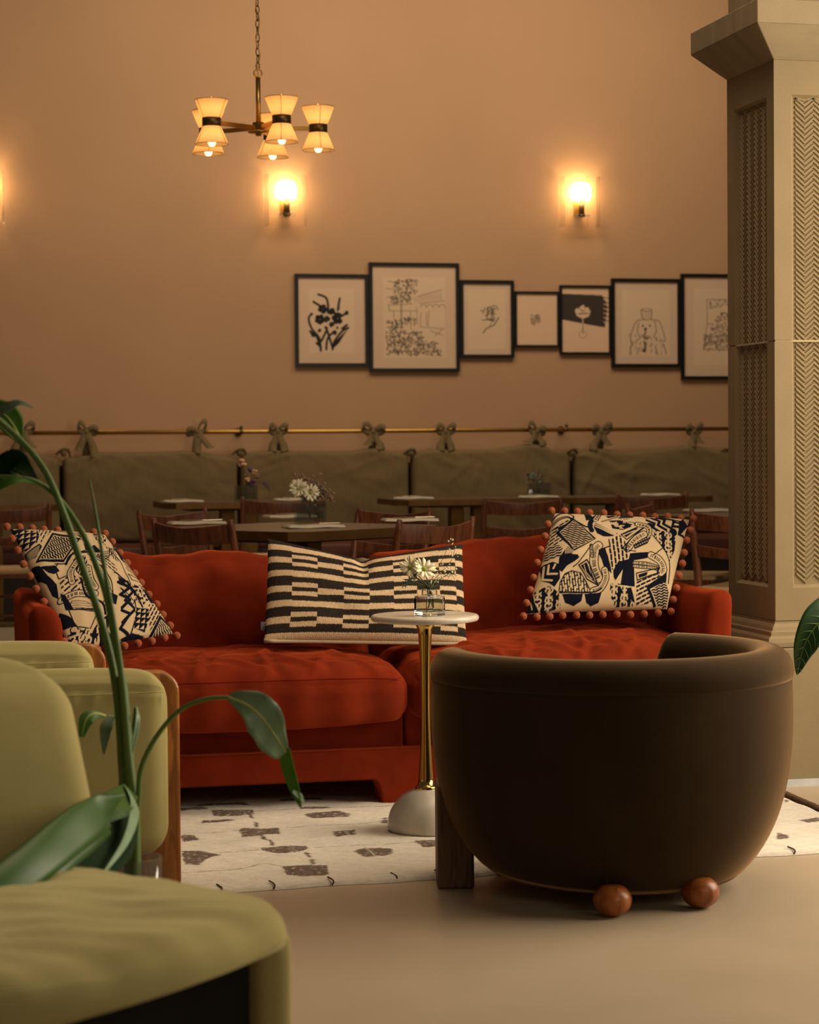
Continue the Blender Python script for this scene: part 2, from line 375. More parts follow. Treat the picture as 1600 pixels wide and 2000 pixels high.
# ================================================================ STONE COLUMN
def column():
    X0, Y0, Wd = 2.717, 6.522, 0.40
    t = T('stone_column', 'pale carved limestone column with herringbone panels, right of the red sofa', 'column', (X0 + Wd / 2, Y0 + Wd / 2, 0))
    st = MT['stone']; cx, cy = X0 + Wd / 2, Y0 + Wd / 2
    def sq(h0, h1, o0, o1=None):     # square frustum, overhang o0 at h0, o1 at h1
        o1 = o0 if o1 is None else o1; V = []
        for o, z in ((o0, h0), (o1, h1)):
            r = Wd / 2 + o
            V += [(cx - r, cy - r, z), (cx + r, cy - r, z), (cx + r, cy + r, z), (cx - r, cy + r, z)]
        return np.array(V), [[3, 2, 1, 0], [4, 5, 6, 7]] + [[i, (i + 1) % 4, 4 + (i + 1) % 4, 4 + i] for i in range(4)]
    t.part('plinth', sq(0.0, .438, .045), st, smooth=False, bevel=.004)
    prof = [(.034, .438), (.040, .442), (.041, .455), (.037, .468), (.030, .474), (.026, .476), (.025, .488), (.018, .492), (.014, .503), (.004, .514), (.004, .52)]
    V = []; 
    for o, z in prof:
        r = Wd / 2 + o; V += [(cx - r, cy - r, z), (cx + r, cy - r, z), (cx + r, cy + r, z), (cx - r, cy + r, z)]
    Fc = [[i * 4 + k, i * 4 + (k + 1) % 4, i * 4 + 4 + (k + 1) % 4, i * 4 + 4 + k] for i in range(len(prof) - 1) for k in range(4)]
    Fc += [[3, 2, 1, 0], [len(V) - 4, len(V) - 3, len(V) - 2, len(V) - 1]]
    t.part('base_moulding', (np.array(V), Fc), MT['stone'], smooth=False)
    d = .018; pz0, pz1 = .625, 2.185; m0 = .060
    jz = 1.409
    for nm, a, b in (('lower_shaft', .522, jz - .0025), ('upper_shaft', jz + .0025, 2.292)):
        S = [box(X0 + d, X0 + Wd - d, Y0 + d, Y0 + Wd - d, a, b)]
        za, zb = (a, pz0) if nm == 'lower_shaft' else (pz1, b)
        S += [box(x, x + m0, y, y + m0, a, b) for x in (X0, X0 + Wd - m0) for y in (Y0, Y0 + Wd - m0)]
        S += [box(X0 + m0, X0 + Wd - m0, Y0, Y0 + d, za, zb), box(X0 + m0, X0 + Wd - m0, Y0 + Wd - d, Y0 + Wd, za, zb),
              box(X0, X0 + d, Y0 + m0, Y0 + Wd - m0, za, zb), box(X0 + Wd - d, X0 + Wd, Y0 + m0, Y0 + Wd - m0, za, zb)]
        # chamfered inner rim of the sunk panels
        c = .010
        for side in ('f', 'l'):
            A0, A1 = (X0 + m0, X0 + Wd - m0) if side == 'f' else (Y0 + m0, Y0 + Wd - m0)
            for (u, sg) in ((A0, 1), (A1, -1)):
                zz0 = max(a, pz0); zz1 = min(b, pz1)
                tri = [(u, 0), (u + sg * c, d), (u, d)]
                poly = [(p, (Y0 if side == 'f' else X0) + q) for p, q in tri]
                poly = poly if side == 'f' else [(q, p) for p, q in poly]
                S.append(prism(poly, zz0, zz1))
            zr, sg = (pz0, 1) if nm == 'lower_shaft' else (pz1, -1)
            tri = [(0, zr), (d, zr + sg * c), (d, zr)]
            if side == 'f': S.append(prism([(Y0 + p, z) for p, z in tri], A0, A1, 'yz'))
            else: S.append(prism([(X0 + p, z) for p, z in tri], A0, A1, 'xz'))
        t.part(nm, join(*S), st, smooth=False)
    t.part('mortar_joint', box(X0 + .004, X0 + Wd - .004, Y0 + .004, Y0 + Wd - .004, jz - .003, jz + .003), MT['mortar'], smooth=False)
    # herringbone ribs
    for side in ('f', 'l'):
        V = []; Fc = []; pitch = .0168; leg = .0335; a0 = m0 + .018; n_leg = 8; rise = .026
        z = pz0 + .012
        def P(a, h, zz):
            base = d - h
            return (X0 + a, Y0 + base, zz) if side == 'f' else (X0 + base, Y0 + a, zz)
        while z < pz1 - .018:
            for k in range(n_leg):
                u_a = a0 + k * leg * (Wd - 2 * a0) / (n_leg * leg); u_b = a0 + (k + 1) * leg * (Wd - 2 * a0) / (n_leg * leg)
                za, zb = (z + rise, z) if k % 2 == 0 else (z, z + rise)
                za = min(za, pz1 - .014); zb = min(zb, pz1 - .014)
                if abs(z - jz) < .0 : continue
                n = len(V); w = pitch * .74
                V += [P(u_a, 0, za), P(u_b, 0, zb), P(u_b, .005, zb + w * .25), P(u_a, .005, za + w * .25),
                      P(u_b, .005, zb + w * .7), P(u_a, .005, za + w * .7), P(u_b, 0, zb + w), P(u_a, 0, za + w)]
                Fc += [[n, n + 1, n + 2, n + 3], [n + 3, n + 2, n + 4, n + 5], [n + 5, n + 4, n + 6, n + 7], [n, n + 3, n + 5, n + 7], [n + 1, n + 6, n + 4, n + 2]]
            z += pitch
        o = t.part('herringbone_relief', (np.array(V), Fc), st, smooth=False); o['kind'] = 'stuff'
    t.part('capital', join(sq(2.292, 2.388, .0, .093), sq(2.388, 2.462, .093)), MT['capstone'], smooth=False, bevel=.003)
    t.part('upper_block', sq(2.462, 5.9, -.004), MT['capstone'], smooth=False)
    # broken plaster skirting of the plinth
    S = [box(X0 - .050, X0 + Wd + .05, Y0 - .052, Y0 - .042, 0, .022)]
    t.part('plaster_skim', join(*S), MT['white'], smooth=False)
column()

# ================================================================ RUG
def rug():
    c = Canvas(620, 420, (226, 219, 205)); ox, oy, px = -.45, 5.20, .005
    def W(x, y): p = atz(x, y, .012); return ((p[0] - ox) / px, (p[1] - oy) / px)
    def Z(x, y): return W(340 + x / 2.963, 1340 + y / 2.963)
    r = random.Random(3)
    patches = [[(222, 725), (460, 722), (470, 745), (390, 755), (230, 757)], [(430, 735), (455, 735), (465, 775), (440, 770)],
        [(380, 838), (410, 830), (480, 835), (610, 828), (620, 862), (520, 868), (400, 878)],
        [(500, 870), (525, 872), (545, 900), (515, 897)], [(550, 895), (575, 900), (590, 930), (565, 925)],
        [(35, 880), (60, 870), (120, 875), (150, 895), (60, 908)], [(45, 962), (150, 955), (280, 985), (190, 1010), (150, 1045), (70, 1040)],
        [(505, 945), (590, 938), (640, 930), (760, 928), (790, 945), (730, 965), (600, 975), (520, 960)],
        [(755, 745), (960, 730), (1025, 745), (1010, 762), (800, 773)], [(920, 850), (1050, 840), (1058, 862), (940, 880)],
        [(1045, 965), (1080, 950), (1260, 948), (1275, 968), (1230, 985), (1110, 995)],
        [(630, 1048), (740, 1040), (890, 1038), (900, 1098), (750, 1110), (655, 1100)], [(785, 1010), (815, 1010), (822, 1035), (795, 1035)],
        [(755, 965), (785, 968), (800, 1000), (780, 1000)], [(470, 790), (495, 795), (490, 830), (470, 825)],
        [(1390, 905), (1550, 900), (1550, 930), (1450, 935)], [(1510, 935), (1545, 940), (1550, 970)], [(1205, 772), (1240, 768), (1232, 785)]]
    patches = [[Z(*q) for q in p] for p in patches]
    G = lambda x, y: (1320 + x / 2, 700 + y / 2)
    patches += [[W(*G(*q)) for q in p] for p in ([(480, 1810), (560, 1795), (575, 1812), (520, 1820)], [(400, 1855), (440, 1865), (445, 1880), (395, 1885)], [(425, 1725), (450, 1728), (430, 1738)])]
    for k in range(40):          # the rest of the field, hidden in the photograph
        x, y = r.uniform(20, 600), r.uniform(170, 400); w, h = r.uniform(14, 34), r.uniform(6, 12)
        patches.append([(x, y), (x + w, y + r.uniform(-2, 2)), (x + w - 3, y + h), (x + 3, y + h)])
    for p in patches:
        c.poly(p, .88)
    c.a *= (0.82 + .18 * rng.random(c.a.shape)) * (rng.random(c.a.shape) > .04)
    for row in ([(0, 862), (250, 850), (700, 822), (1240, 790)], [(0, 1000), (300, 965), (640, 950), (1100, 925), (1550, 905)],
                [(0, 1090), (380, 1065), (520, 1040), (640, 1048)], [(300, 740), (760, 715), (1260, 700)]):
        pts = smoothpath([Z(*q) + (0,) for q in row], 80)
        for a, b in zip(pts[:-1], pts[1:]):
            if r.random() < .75: c.line([a[:2], b[:2]], .8, .75)
    for k in range(18):         # wandering bare lines
        x = r.uniform(0, 600); c.line([(x, 415 - r.uniform(0, 380)), (x + r.uniform(-6, 6), 415 - r.uniform(0, 380))], .8, .12)
    nz = rng.random(c.a.shape); c.a = np.clip(c.a + .10 * nz * np.sin(np.linspace(0, 900, c.h))[:, None] ** 2 + .05 * nz, 0, 1)
    nu, nv = 620, 400
    U, Vv = np.meshgrid(np.linspace(0, 1, nu + 1), np.linspace(0, 1, nv + 1), indexing='ij')
    # front edge, right edge, back edge
    xl = -.35; Yf0, Yf1 = 5.215, 5.398; xr0, xr1 = 2.60, 2.650
    X = xl + (xr0 + (xr1 - xr0) * Vv - xl) * U
    yf = Yf0 + (Yf1 - Yf0) * U + .006 * np.sin(U * 31) + .004 * np.sin(U * 83)
    Y = yf + (7.15 - yf) * Vv
    h = .014 + .0025 * snoise(X * 9, Y * 9) + .0012 * rng.random(X.shape)
    e = np.minimum(np.minimum(U * 3.0, (1 - U) * 3.0), np.minimum(Vv * 1.9, (1 - Vv) * 1.9)) / .03
    h = np.where(e < 1, h * np.sqrt(np.clip(1 - (1 - e) ** 2, 0, 1)), h)
    V = np.stack([X.ravel(), Y.ravel(), h.ravel() + .001], 1)
    colr = c.sample(((X - ox) / px).ravel(), ((Y - oy) / px).ravel(), (74, 44, 32))
    t = T('rug', 'cream wool rug with scattered brown woven patches under the sofa and side table', 'rug', (1.1, 6.2, 0))
    t.part('pile', (V, grid_faces(nu, nv, flip=False)), MT['rug'], colors=colr)
    S = []
    for k in range(15):
        x = .35 + k * .14 + r.uniform(-.02, .02); y = Yf0 + (Yf1 - Yf0) * (x - xl) / (xr0 - xl)
        S.append(tube(smoothpath([(x, y + .002, .004), (x + .004, y + .004, .014), (x - .006, y + .03, .019)], 6), .0022, 5))
    o = t.part('binding_stitch', join(*S), MT['fringed']); o['kind'] = 'stuff'
    S = []
    for k in range(520):
        v = k / 520; x = xr0 + (xr1 - xr0) * v; y = Yf1 + (6.50 - Yf1) * v
        L = r.uniform(.020, .040)
        S.append(tube([(x - .012, y, .014), (x + L * .3, y + r.uniform(-.004, .004), .014), (x + L * .55, y + r.uniform(-.01, .01), .004)], [.006, .005, .002], 4))
    o = t.part('fringe', join(*S), MT['fringed']); o['kind'] = 'stuff'
    t.part('underside', prism([(xl + .01, Yf0 + .012), (xr0 - .008, Yf1 + .012), (xr1 - .01, 7.14), (xl + .01, 7.14)], 0.0005, .006), MT['fringe'], smooth=False)
rug()

# ================================================================ SOFA
SX0, SX1, SY, SYB = .372, 2.543, 6.421, 7.32
def sofa():
    t = T('sofa', 'long rust red velvet sofa with two deep seat cushions on the cream rug', 'sofa', ((SX0 + SX1) / 2, (SY + SYB) / 2, 0))
    rd = MT['red']; mid = 1.494
    Y1 = SY + .03
    # body of two joined halves: rail and recessed panel above it
    for a, b in ((SX0 + .012, mid - .002), (mid + .002, SX1 - .012)):
        t.part('base', box(a, b, Y1 + .02, SYB, .165, .30), rd, smooth=False, bevel=.012)
        # plinth rail with bracket feet cut out of the same profile
        f = .085; n = 8
        def bracket(xa, xb):
            P = [(xa, .178), (xa, .012), (xa + f, .012)]
            P += [(xa + f + .026 * (1 - cos(q)) + .006, .012 + .074 * sin(q)) for q in np.linspace(0.1, pi / 2, n)]
            P += [(xb - f - .006 - .026 * (1 - cos(q)), .012 + .074 * sin(q)) for q in np.linspace(pi / 2, 0.1, n)]
            P += [(xb - f, .012), (xb, .012), (xb, .178)]
            return P
        V, Fc = prism(bracket(a - .01, b + .01), Y1 - .03, Y1 + .06, 'xz')
        t.part('front_rail', (V, Fc), rd, smooth=False, bevel=.008)
        V, Fc = prism(bracket(a - .01, b + .01), SYB - .09, SYB, 'xz')
        t.part('back_rail', (V, Fc), rd, smooth=False, bevel=.008)
    def rod(P, r=.0028): return tube(P, r, 6)
    for x in (SX0 + .004, SX1 - .064):
        t.part('side_rail', box(x, x + .06, Y1 + .06, SYB - .09, .086, .178), rd, smooth=False, bevel=.01)
    # arms: slim uprights with a rounded top
    for x0, sgn in ((SX0, 1), (SX1 - .098, -1)):
        w = .098
        V, Fc, U = rbox((w / 2, (SYB - SY) / 2, .225), .034, (8, 26, 14))
        y = U[:, 1]; x = U[:, 0]
        V[:, 2] += (.010 * (1 - x * x) + .006 * np.sin(y * 3) - .018 * (x * sgn + 1) * .5 * (U[:, 2] > 0)) * (U[:, 2] > .5)
        V[:, 0] += sgn * .006 * np.sin((U[:, 2] + 1) * 1.6)
        V += (x0 + w / 2, (SY + SYB) / 2, .405)
        o = t.part('arm', (V, Fc), rd)
    # back frame
    V, Fc, U = rbox(((SX1 - SX0) / 2 - .09, .085, .245), .05, (40, 6, 12)); V += ((SX0 + SX1) / 2, SYB - .085, .405)
    t.part('back_frame', (V, Fc), rd)
    # back cushions (puffy, top line from the photograph)
    xa, xb = SX0 + .10, SX1 - .10
    for (a, b, h, kk, dip) in ((xa, mid - .003, .725, .5, .010), (mid + .003, xb, .755, 2.1, -.035)):
        hw = (b - a) / 2
        V, Fc, U = rbox((hw, .125, .205), .085, (64, 14, 30))
        x, y, z = U.T
        V[:, 1] += -.045 * (1 - x ** 4) * (1 - z * z) * (y < 0)
        V[:, 2] += (z > 0) * ((.020 * (1 - x ** 4)) + .012 * snoise(x * 2.2, x * .3, 1.2, kk) - dip * (x))
        cr = .008 * snoise(x * 3.5, z * 1.5, 1.4, kk) + .007 * np.exp(-((x + .28 + .25 * (1 - z)) / .05) ** 2) + .006 * np.exp(-((x - .12 + .15 * z) / .035) ** 2)
        V[:, 1] -= cr * (y < 0) * (1 - np.abs(x) ** 6)
        V[:, 1] += (z + 1) * .045
        V += ((a + b) / 2, SYB - .33, h - .205)
        t.part('back_cushion', (V, Fc), rd)
    # seat cushions: boxed, crowned, with piping seams and creases
    for (a, b, kk) in ((xa + .004, mid - .003, .4), (mid + .004, xb, 1.9)):
        hw = (b - a) / 2; yb = SYB - .36; yf = SY - .052; hd = (yb - yf) / 2
        V, Fc, U = rbox((hw, hd, .078), .050, (130, 80, 16))
        x, y, z = U.T
        ex = (1 - x ** 6); topm = np.clip((z + .1) / .7, 0, 1)
        crown = .040 * (1 - x ** 4) * (1 - np.clip(y, -1, 1) ** 4)
        rr = np.exp(-((y + .55) / .45) ** 2)
        cre = 0
        for (cx, cw, sl, am) in ((-.62, .05, .35, .006), (-.45, .035, -.2, .007), (-.22, .03, .3, .008), (-.02, .045, -.5, .007), (.16, .03, .15, .009), (.34, .045, -.3, .008), (.5, .03, .35, .006), (.72, .04, -.2, .006)):
            q = (x - cx - sl * (y + .6) - .03 * np.sin(y * 7 + kk * 3)) / cw
            cre = cre + am * (1.2 * np.exp(-q * q) - .7 * np.exp(-(q - 1.6) ** 2)) * rr
        for (cy, cw, am) in ((-.1, .07, .006), (.25, .06, .005), (.5, .08, .006)):
            q = (y - cy - .12 * np.sin(x * 4 + kk * 2 + cy * 9)) / cw
            cre = cre + am * np.exp(-q * q) * (1 - x * x)
        V[:, 2] += topm * (crown + (cre + .005 * snoise(x * 4, y * 3, 1.1, kk)) * (1 - x ** 8) - .022 * np.clip(-y, 0, 1) ** 3)
        if kk > 1: V[:, 2] += (z > -.9) * (.075 * np.clip((x + 1) / 2, 0, 1) ** .8 * (.35 + .65 * (y + 1) / 2)) * np.clip(z * .5 + .5, 0, 1)
        # front edge bows toward the viewer, corners pull in
        V[:, 1] -= np.clip(-y, 0, 1) * (.050 * (1 - np.abs(x) ** 3) + .004 * np.sin(x * 23 + kk))
        V[:, 2] -= np.clip(-z, 0, 1) * np.clip(-y, 0, 1) * .018 * (1 - x * x)
        V += ((a + b) / 2, (yb + yf) / 2, .345)
        sc = t.part('seat_cushion', (V, Fc), rd)
        P = []
        for lev in (1,):
            pts = []
            for s in np.linspace(-.94, .94, 40):
                pts.append((s * hw + (a + b) / 2, yf - .050 * (1 - abs(s) ** 3) - .004 * sin(s * 23 + kk) - (.004 if lev > 0 else -.004) + .02 * max(0, abs(s) - .9) / .04,
                            .345 + (.046 if lev > 0 else -.050) + (-.0 if lev > 0 else -.012 * (1 - s * s)) + (.014 * (1 - s ** 4) if lev > 0 else 0) + (.022 * (s + 1) / 2 if kk > 1 else 0)))
            P.append(tube(pts, .003, 6))
        pp = t.part('piping', join(*P), MT['piping'], parent=sc)
    return t
sofa()

# ================================================================ CUSHIONS
def pillow(t, name, corners, thick, mt, canvas=None, cuv=None, ink=None, nu=150, nv=110, sag=(0, 0), pull=.05, backmt=None, kk=0, yoff=None):
    """corners TL, TR, BR, BL in world space; u to the right, v downwards"""
    TL, TR, BR, BL = [np.array(c, float) for c in corners]
    def pos(U, V, side):
        u, v = (U + 1) / 2, (V + 1) / 2
        # edges pulled in between the corners
        Up = U * (1 - pull * (1 - V * V)); Vp = V * (1 - pull * 1.2 * (1 - U * U)); a, b = (Up + 1) / 2, (Vp + 1) / 2
        b = b + sag[0] * np.clip(1 - b, 0, 1) * np.clip(1.03 - np.sqrt((U - sag[1]) ** 2 + .004), 0, 1) ** 1.05
        P = (TL[None] * ((1 - a) * (1 - b))[:, None] + TR[None] * (a * (1 - b))[:, None] + BR[None] * (a * b)[:, None] + BL[None] * ((1 - a) * b)[:, None])
        n = np.cross(TR - TL, BL - TL); n /= np.linalg.norm(n)
        if n[1] > 0: n = -n                      # front side faces the camera
        h = thick * np.clip((1 - U ** 2) * (1 - V ** 2), 0, 1) ** .42
        h = h + .005 * snoise(U * 2.5, V * 2, 1, kk) * (1 - U ** 4) * (1 - V ** 4)
        if sag[0]: h = h - .02 * np.exp(-((U - sag[1]) / .07) ** 2) * np.clip(-V, 0, 1)
        return P + n[None] * (side * h)[:, None]
    U, V = np.meshgrid(np.linspace(-1, 1, nu + 1), np.linspace(-1, 1, nv + 1), indexing='ij'); U = U.ravel(); V = V.ravel()
    F_ = pos(U, V, 1); cols = None
    if canvas is not None:
        (c1, c2, c3, c4) = [np.array(c, float) for c in cuv]; a, b = (U + 1) / 2, (V + 1) / 2
        q = c1[None] * ((1 - a) * (1 - b))[:, None] + c2[None] * (a * (1 - b))[:, None] + c3[None] * (a * b)[:, None] + c4[None] * ((1 - a) * b)[:, None]
        cols = canvas.sample(q[:, 0], q[:, 1], ink)
    fr = t.part('front_panel', (F_, grid_faces(nu, nv, flip=True)), mt, colors=cols)
    n2u, n2v = 40, 30
    U2, V2 = np.meshgrid(np.linspace(-1, 1, n2u + 1), np.linspace(-1, 1, n2v + 1), indexing='ij')
    B_ = pos(U2.ravel(), V2.ravel(), -1)
    cb = None
    if canvas is not None: cb = np.tile(canvas.bg, (len(B_), 1))
    t.part('back_panel', (B_, grid_faces(n2u, n2v)), backmt or mt, colors=cb)
    edge = lambda n: [pos(np.array([uu]), np.array([vv]), 1)[0] for uu, vv in n]
    return edge

INK = (14, 17, 30); CREAM = (194, 170, 134)
class Motif:
    """block print motifs, drawn in the pixel frame of one crop of the photograph (halved)"""
    def __init__(s, w, h): s.c = Canvas(w, h, CREAM); s.c.lw = 1.4
    def P(s, pts): return [(x / 2, y / 2) for x, y in pts]
    def solid(s, *p): s.c.poly(s.P(p), 1)
    def cream(s, *p): s.c.poly(s.P(p), 0)
    def stroke(s, w, *p): s.c.line([q[:2] for q in smoothpath([a + (0,) for a in s.P(p)], 6 * len(p))] if len(p) > 2 else s.P(p), w / 2)
    def zig(s, w, *p): s.c.line(s.P(p), w / 2)
    def outline(s, w, *p): q = s.P(p); s.c.line(q + [q[0]], w / 2)
    def box_(s, p):
        p = np.array(p); return p[:, 0].min(), p[:, 1].min(), p[:, 0].max(), p[:, 1].max()
    def waves(s, p, ang=0, gap=17, w=6, v=1.0):
        M = s.c.mask(s.P(p)); x0, y0, x1, y1 = s.box_(p); cx, cy = (x0 + x1) / 2, (y0 + y1) / 2; R = max(x1 - x0, y1 - y0) * .75
        for d in np.arange(-R, R, gap):
            L = []
            for q in np.arange(-R, R, 8):
                dd = d + 4.5 * sin(q * .13 + d * .03); L.append(((cx + q * cos(ang) - dd * sin(ang)) / 2, (cy + q * sin(ang) + dd * cos(ang)) / 2))
            s.c.line(L, w / 2, v, M)
    def dashes(s, p, ang=0, gap=30, L=30, w=8, v=1.0):
        M = s.c.mask(s.P(p)); x0, y0, x1, y1 = s.box_(p); cx, cy = (x0 + x1) / 2, (y0 + y1) / 2; R = max(x1 - x0, y1 - y0) * .75
        for k, d in enumerate(np.arange(-R, R, gap)):
            for q in np.arange(-R, R, L * 1.55):
                q0 = q + (k % 2) * L * .75; A = (q0, d); B = (q0 + L, d)
                s.c.line([((cx + a * cos(ang) - b * sin(ang)) / 2, (cy + a * sin(ang) + b * cos(ang)) / 2) for a, b in (A, B)], w / 2, v, M)
    def tris(s, p, ang=0, g=36):
        M = s.c.mask(s.P(p)); s.c.poly(s.P(p), 1); x0, y0, x1, y1 = s.box_(p); cx, cy = (x0 + x1) / 2, (y0 + y1) / 2; R = max(x1 - x0, y1 - y0) * .75
        keep = s.c.a.copy()
        for d in np.arange(-R, R, g):
            for q in np.arange(-R, R, g):
                tr = [(q + 4, d + g - 5), (q + g - 4, d + g - 5), (q + g - 6, d + 6)]
                s.c.poly([((cx + a * cos(ang) - b * sin(ang)) / 2, (cy + a * sin(ang) + b * cos(ang)) / 2) for a, b in tr], 0)
        s.c.a = np.where(M > 0, s.c.a, keep)
    def curls(s, p, g=44, r=16, w=8):
        M = s.c.mask(s.P(p)); s.c.poly(s.P(p), 1); x0, y0, x1, y1 = s.box_(p); k = 0
        for y in np.arange(y0, y1 + g, g * .8):
            for x in np.arange(x0, x1 + g, g):
                k += 1; a = (k * 2.4) % 6.28; s.c.arc((x + (k % 2) * g / 2) / 2, y / 2, r / 2, a, a + 4.0, w / 2, 0, M)
    def ladder(s, p, w=22, rung=10):
        q = smoothpath([a + (0,) for a in p], 10 * len(p))[:, :2]
        s.c.line(q / 2, (w + 8) / 2); s.c.line(q / 2, (w - 3) / 2, 0)
        L = np.r_[0, np.cumsum(np.linalg.norm(np.diff(q, axis=0), axis=1))]
        for d in np.arange(0, L[-1], rung):
            i = min(np.searchsorted(L, d), len(q) - 2); t_ = q[i + 1] - q[i]; t_ = t_ / (np.linalg.norm(t_) + 1e-9); n = np.array([-t_[1], t_[0]])
            s.c.line([(q[i] - n * w * .28) / 2, (q[i] + n * w * .28) / 2], 2.3)
    def lens(s, p, ang, g=18): s.c.poly(s.P(p), 1); s.waves(p, ang, g, 6, 0)
def right_print():
    m = Motif(800, 520)
    # outlines that divide the field
    m.stroke(9, (345, 190), (400, 130), (470, 112), (520, 150), (500, 200), (430, 240), (350, 262))
    for o in (0, 14, 28): m.stroke(5, (350, 205 + o), (410, 160 + o * .8), (480, 150 + o * .6), (500, 185 + o))
    m.solid((612, 120), (665, 125), (685, 185), (615, 205))
    m.dashes([(350, 250), (470, 190), (500, 200), (380, 300), (440, 370), (300, 440), (290, 370)], -.5, 24, 34, 9)
    m.solid((365, 295), (510, 178), (680, 375), (495, 478)); m.cream((400, 292), (518, 195), (662, 378), (500, 458)); m.waves([(404, 294), (518, 199), (656, 378), (500, 452)], .12, 19, 8)
    m.stroke(10, (500, 170), (600, 262), (660, 255))
    m.stroke(28, (650, 300), (640, 250), (668, 190), (712, 150), (745, 105)); m.stroke(6, (700, 200), (730, 150), (760, 105))
    m.ladder([(690, 195), (718, 150), (738, 105)], 24, 9)
    m.solid((668, 270), (690, 215), (860, 330), (820, 352), (740, 355), (690, 330))
    for k in range(4): m.c.line(m.P([(682 + k * 4, 262 - k * 20), (838 - k * 2 + 10, 350 - k * 12)]), 3.6, 0)
    m.stroke(6, (740, 210), (860, 165), (900, 130), (1000, 115)); m.solid((780, 150), (850, 135), (870, 150), (800, 172))
    m.solid((860, 130), (920, 115), (1030, 122), (1000, 165), (870, 172), (905, 150)); m.dashes([(870, 165), (990, 160), (950, 190), (890, 188)], 1.3, 12, 26, 5)
    m.solid((800, 200), (890, 198), (1050, 235), (900, 300), (820, 280)); 
    for k in range(14): m.c.arc((820 + (k * 37) % 210) / 2, (222 + 24 * (k % 3)) / 2, 8, k, k + 3.6, 3, 0)
    m.outline(7, (885, 340), (1060, 248), (1085, 262), (930, 380)); m.solid((900, 335), (1000, 280), (1035, 275), (925, 362)); m.c.line(m.P([(912, 340), (1000, 298)]), 2.5, 0)
    m.outline(9, (1085, 125), (1440, 135), (1400, 180), (1105, 160))
    for a in ((1110, 190), (1155, 165), (1200, 150)):
        m.zig(17, a, (a[0] + 60, a[1] + 30), (a[0] + 45, a[1] + 70), (a[0] + 110, a[1] + 110))
    m.zig(16, (1230, 150), (1340, 175), (1320, 240), (1390, 235)); m.zig(15, (1330, 190), (1395, 205), (1375, 300), (1430, 310))
    m.c.disk(1325 / 2, 290 / 2, 17); m.c.disk(1130 / 2, 245 / 2, 14); m.solid((1380, 180), (1475, 140), (1485, 175), (1400, 290), (1370, 300))
    for k in range(5): m.c.line(m.P([(1425 + k * 11, 160 - k * 2), (1455 + k * 8, 200 - k * 5)]), 2.2, 0)
    m.curls([(1160, 290), (1280, 285), (1350, 330), (1335, 440), (1290, 535), (1240, 440), (1165, 360)])
    m.ladder([(1030, 240), (1110, 260), (1120, 310), (1090, 350)], 30, 10); m.ladder([(1075, 330), (1000, 380), (930, 460)], 40, 12)
    m.stroke(7, (1080, 270), (960, 380), (905, 480)); m.tris([(975, 430), (1090, 350), (1135, 350), (1100, 410), (990, 465)], -.5, 22)
    m.zig(7, (785, 380), (790, 440), (700, 470)); m.dashes([(800, 380), (870, 340), (915, 390), (940, 530), (800, 640), (770, 480)], 1.5, 32, 36, 12)
    m.solid((690, 480), (752, 455), (800, 665), (735, 620)); m.stroke(6, (690, 430), (650, 450), (640, 560))
    m.ladder([(700, 430), (668, 470), (655, 600), (690, 700)], 46, 12); m.ladder([(640, 430), (640, 520)], 14, 9)
    m.solid((810, 640), (850, 575), (940, 545), (950, 500), (1100, 480), (1155, 500), (1090, 530), (985, 550), (990, 755), (850, 750), (815, 690)); m.cream((830, 715), (892, 625), (870, 745), (840, 738))
    m.ladder([(985, 570), (1110, 575), (1200, 600)], 14, 14); m.ladder([(985, 596), (1110, 600), (1190, 608)], 14, 14)
    m.ladder([(1130, 505), (1200, 540), (1235, 600), (1210, 630)], 40, 13); m.outline(7, (1005, 650), (1200, 600), (1180, 640), (1010, 705)); m.solid((1020, 660), (1100, 635), (1090, 665), (1025, 688))
    m.dashes([(1000, 720), (1200, 620), (1210, 660), (1090, 740), (1150, 850), (1010, 880)], -.45, 26, 32, 10)
    m.solid((1085, 745), (1240, 640), (1265, 610), (1262, 690), (1120, 760), (1180, 870), (1155, 880)); m.waves([(1130, 765), (1255, 690), (1285, 760), (1265, 880), (1190, 870)], -.3, 18, 8)
    m.stroke(7, (1150, 330), (1250, 460), (1290, 560), (1280, 700))
    m.stroke(6, (1225, 440), (1165, 490), (1150, 500))
    m.lens([(285, 440), (330, 402), (390, 410), (412, 450), (390, 510), (300, 530), (250, 520)], -.2, 22)
    m.solid((380, 520), (450, 430), (500, 470), (480, 500), (530, 505), (540, 530), (500, 560), (440, 590), (400, 640), (370, 610))
    for k in range(6): m.c.line(m.P([(440 + k * 10, 430 + k * 7), (430 + k * 12, 490)]), 2, 0)
    m.solid((235, 560), (330, 545), (380, 570), (385, 690), (340, 755), (300, 720), (240, 690)); m.c.line(m.P([(265, 575), (250, 680), (320, 700)]), 6, 0); m.c.line(m.P([(300, 570), (290, 640), (360, 650)]), 6, 0); m.c.line(m.P([(350, 570), (335, 600)]), 5, 0)
    m.solid((370, 800), (380, 720), (420, 650), (480, 625), (550, 650), (600, 720), (640, 800)); m.dashes([(375, 795), (390, 720), (430, 655), (480, 635), (545, 655), (590, 725), (630, 795)], 1.45, 22, 34, 8, 0); m.dashes([(375, 795), (390, 720), (430, 655), (480, 635), (545, 655), (590, 725), (630, 795)], 1.7, 44, 50, 6, 0)
    m.outline(8, (535, 590), (600, 550), (640, 640), (690, 750), (600, 700)); m.solid((550, 595), (595, 570), (620, 640), (665, 725), (600, 680)); m.c.line(m.P([(575, 590), (590, 650), (640, 700)]), 2, 0)
    m.ladder([(740, 640), (750, 700), (710, 770), (650, 790)], 34, 12)
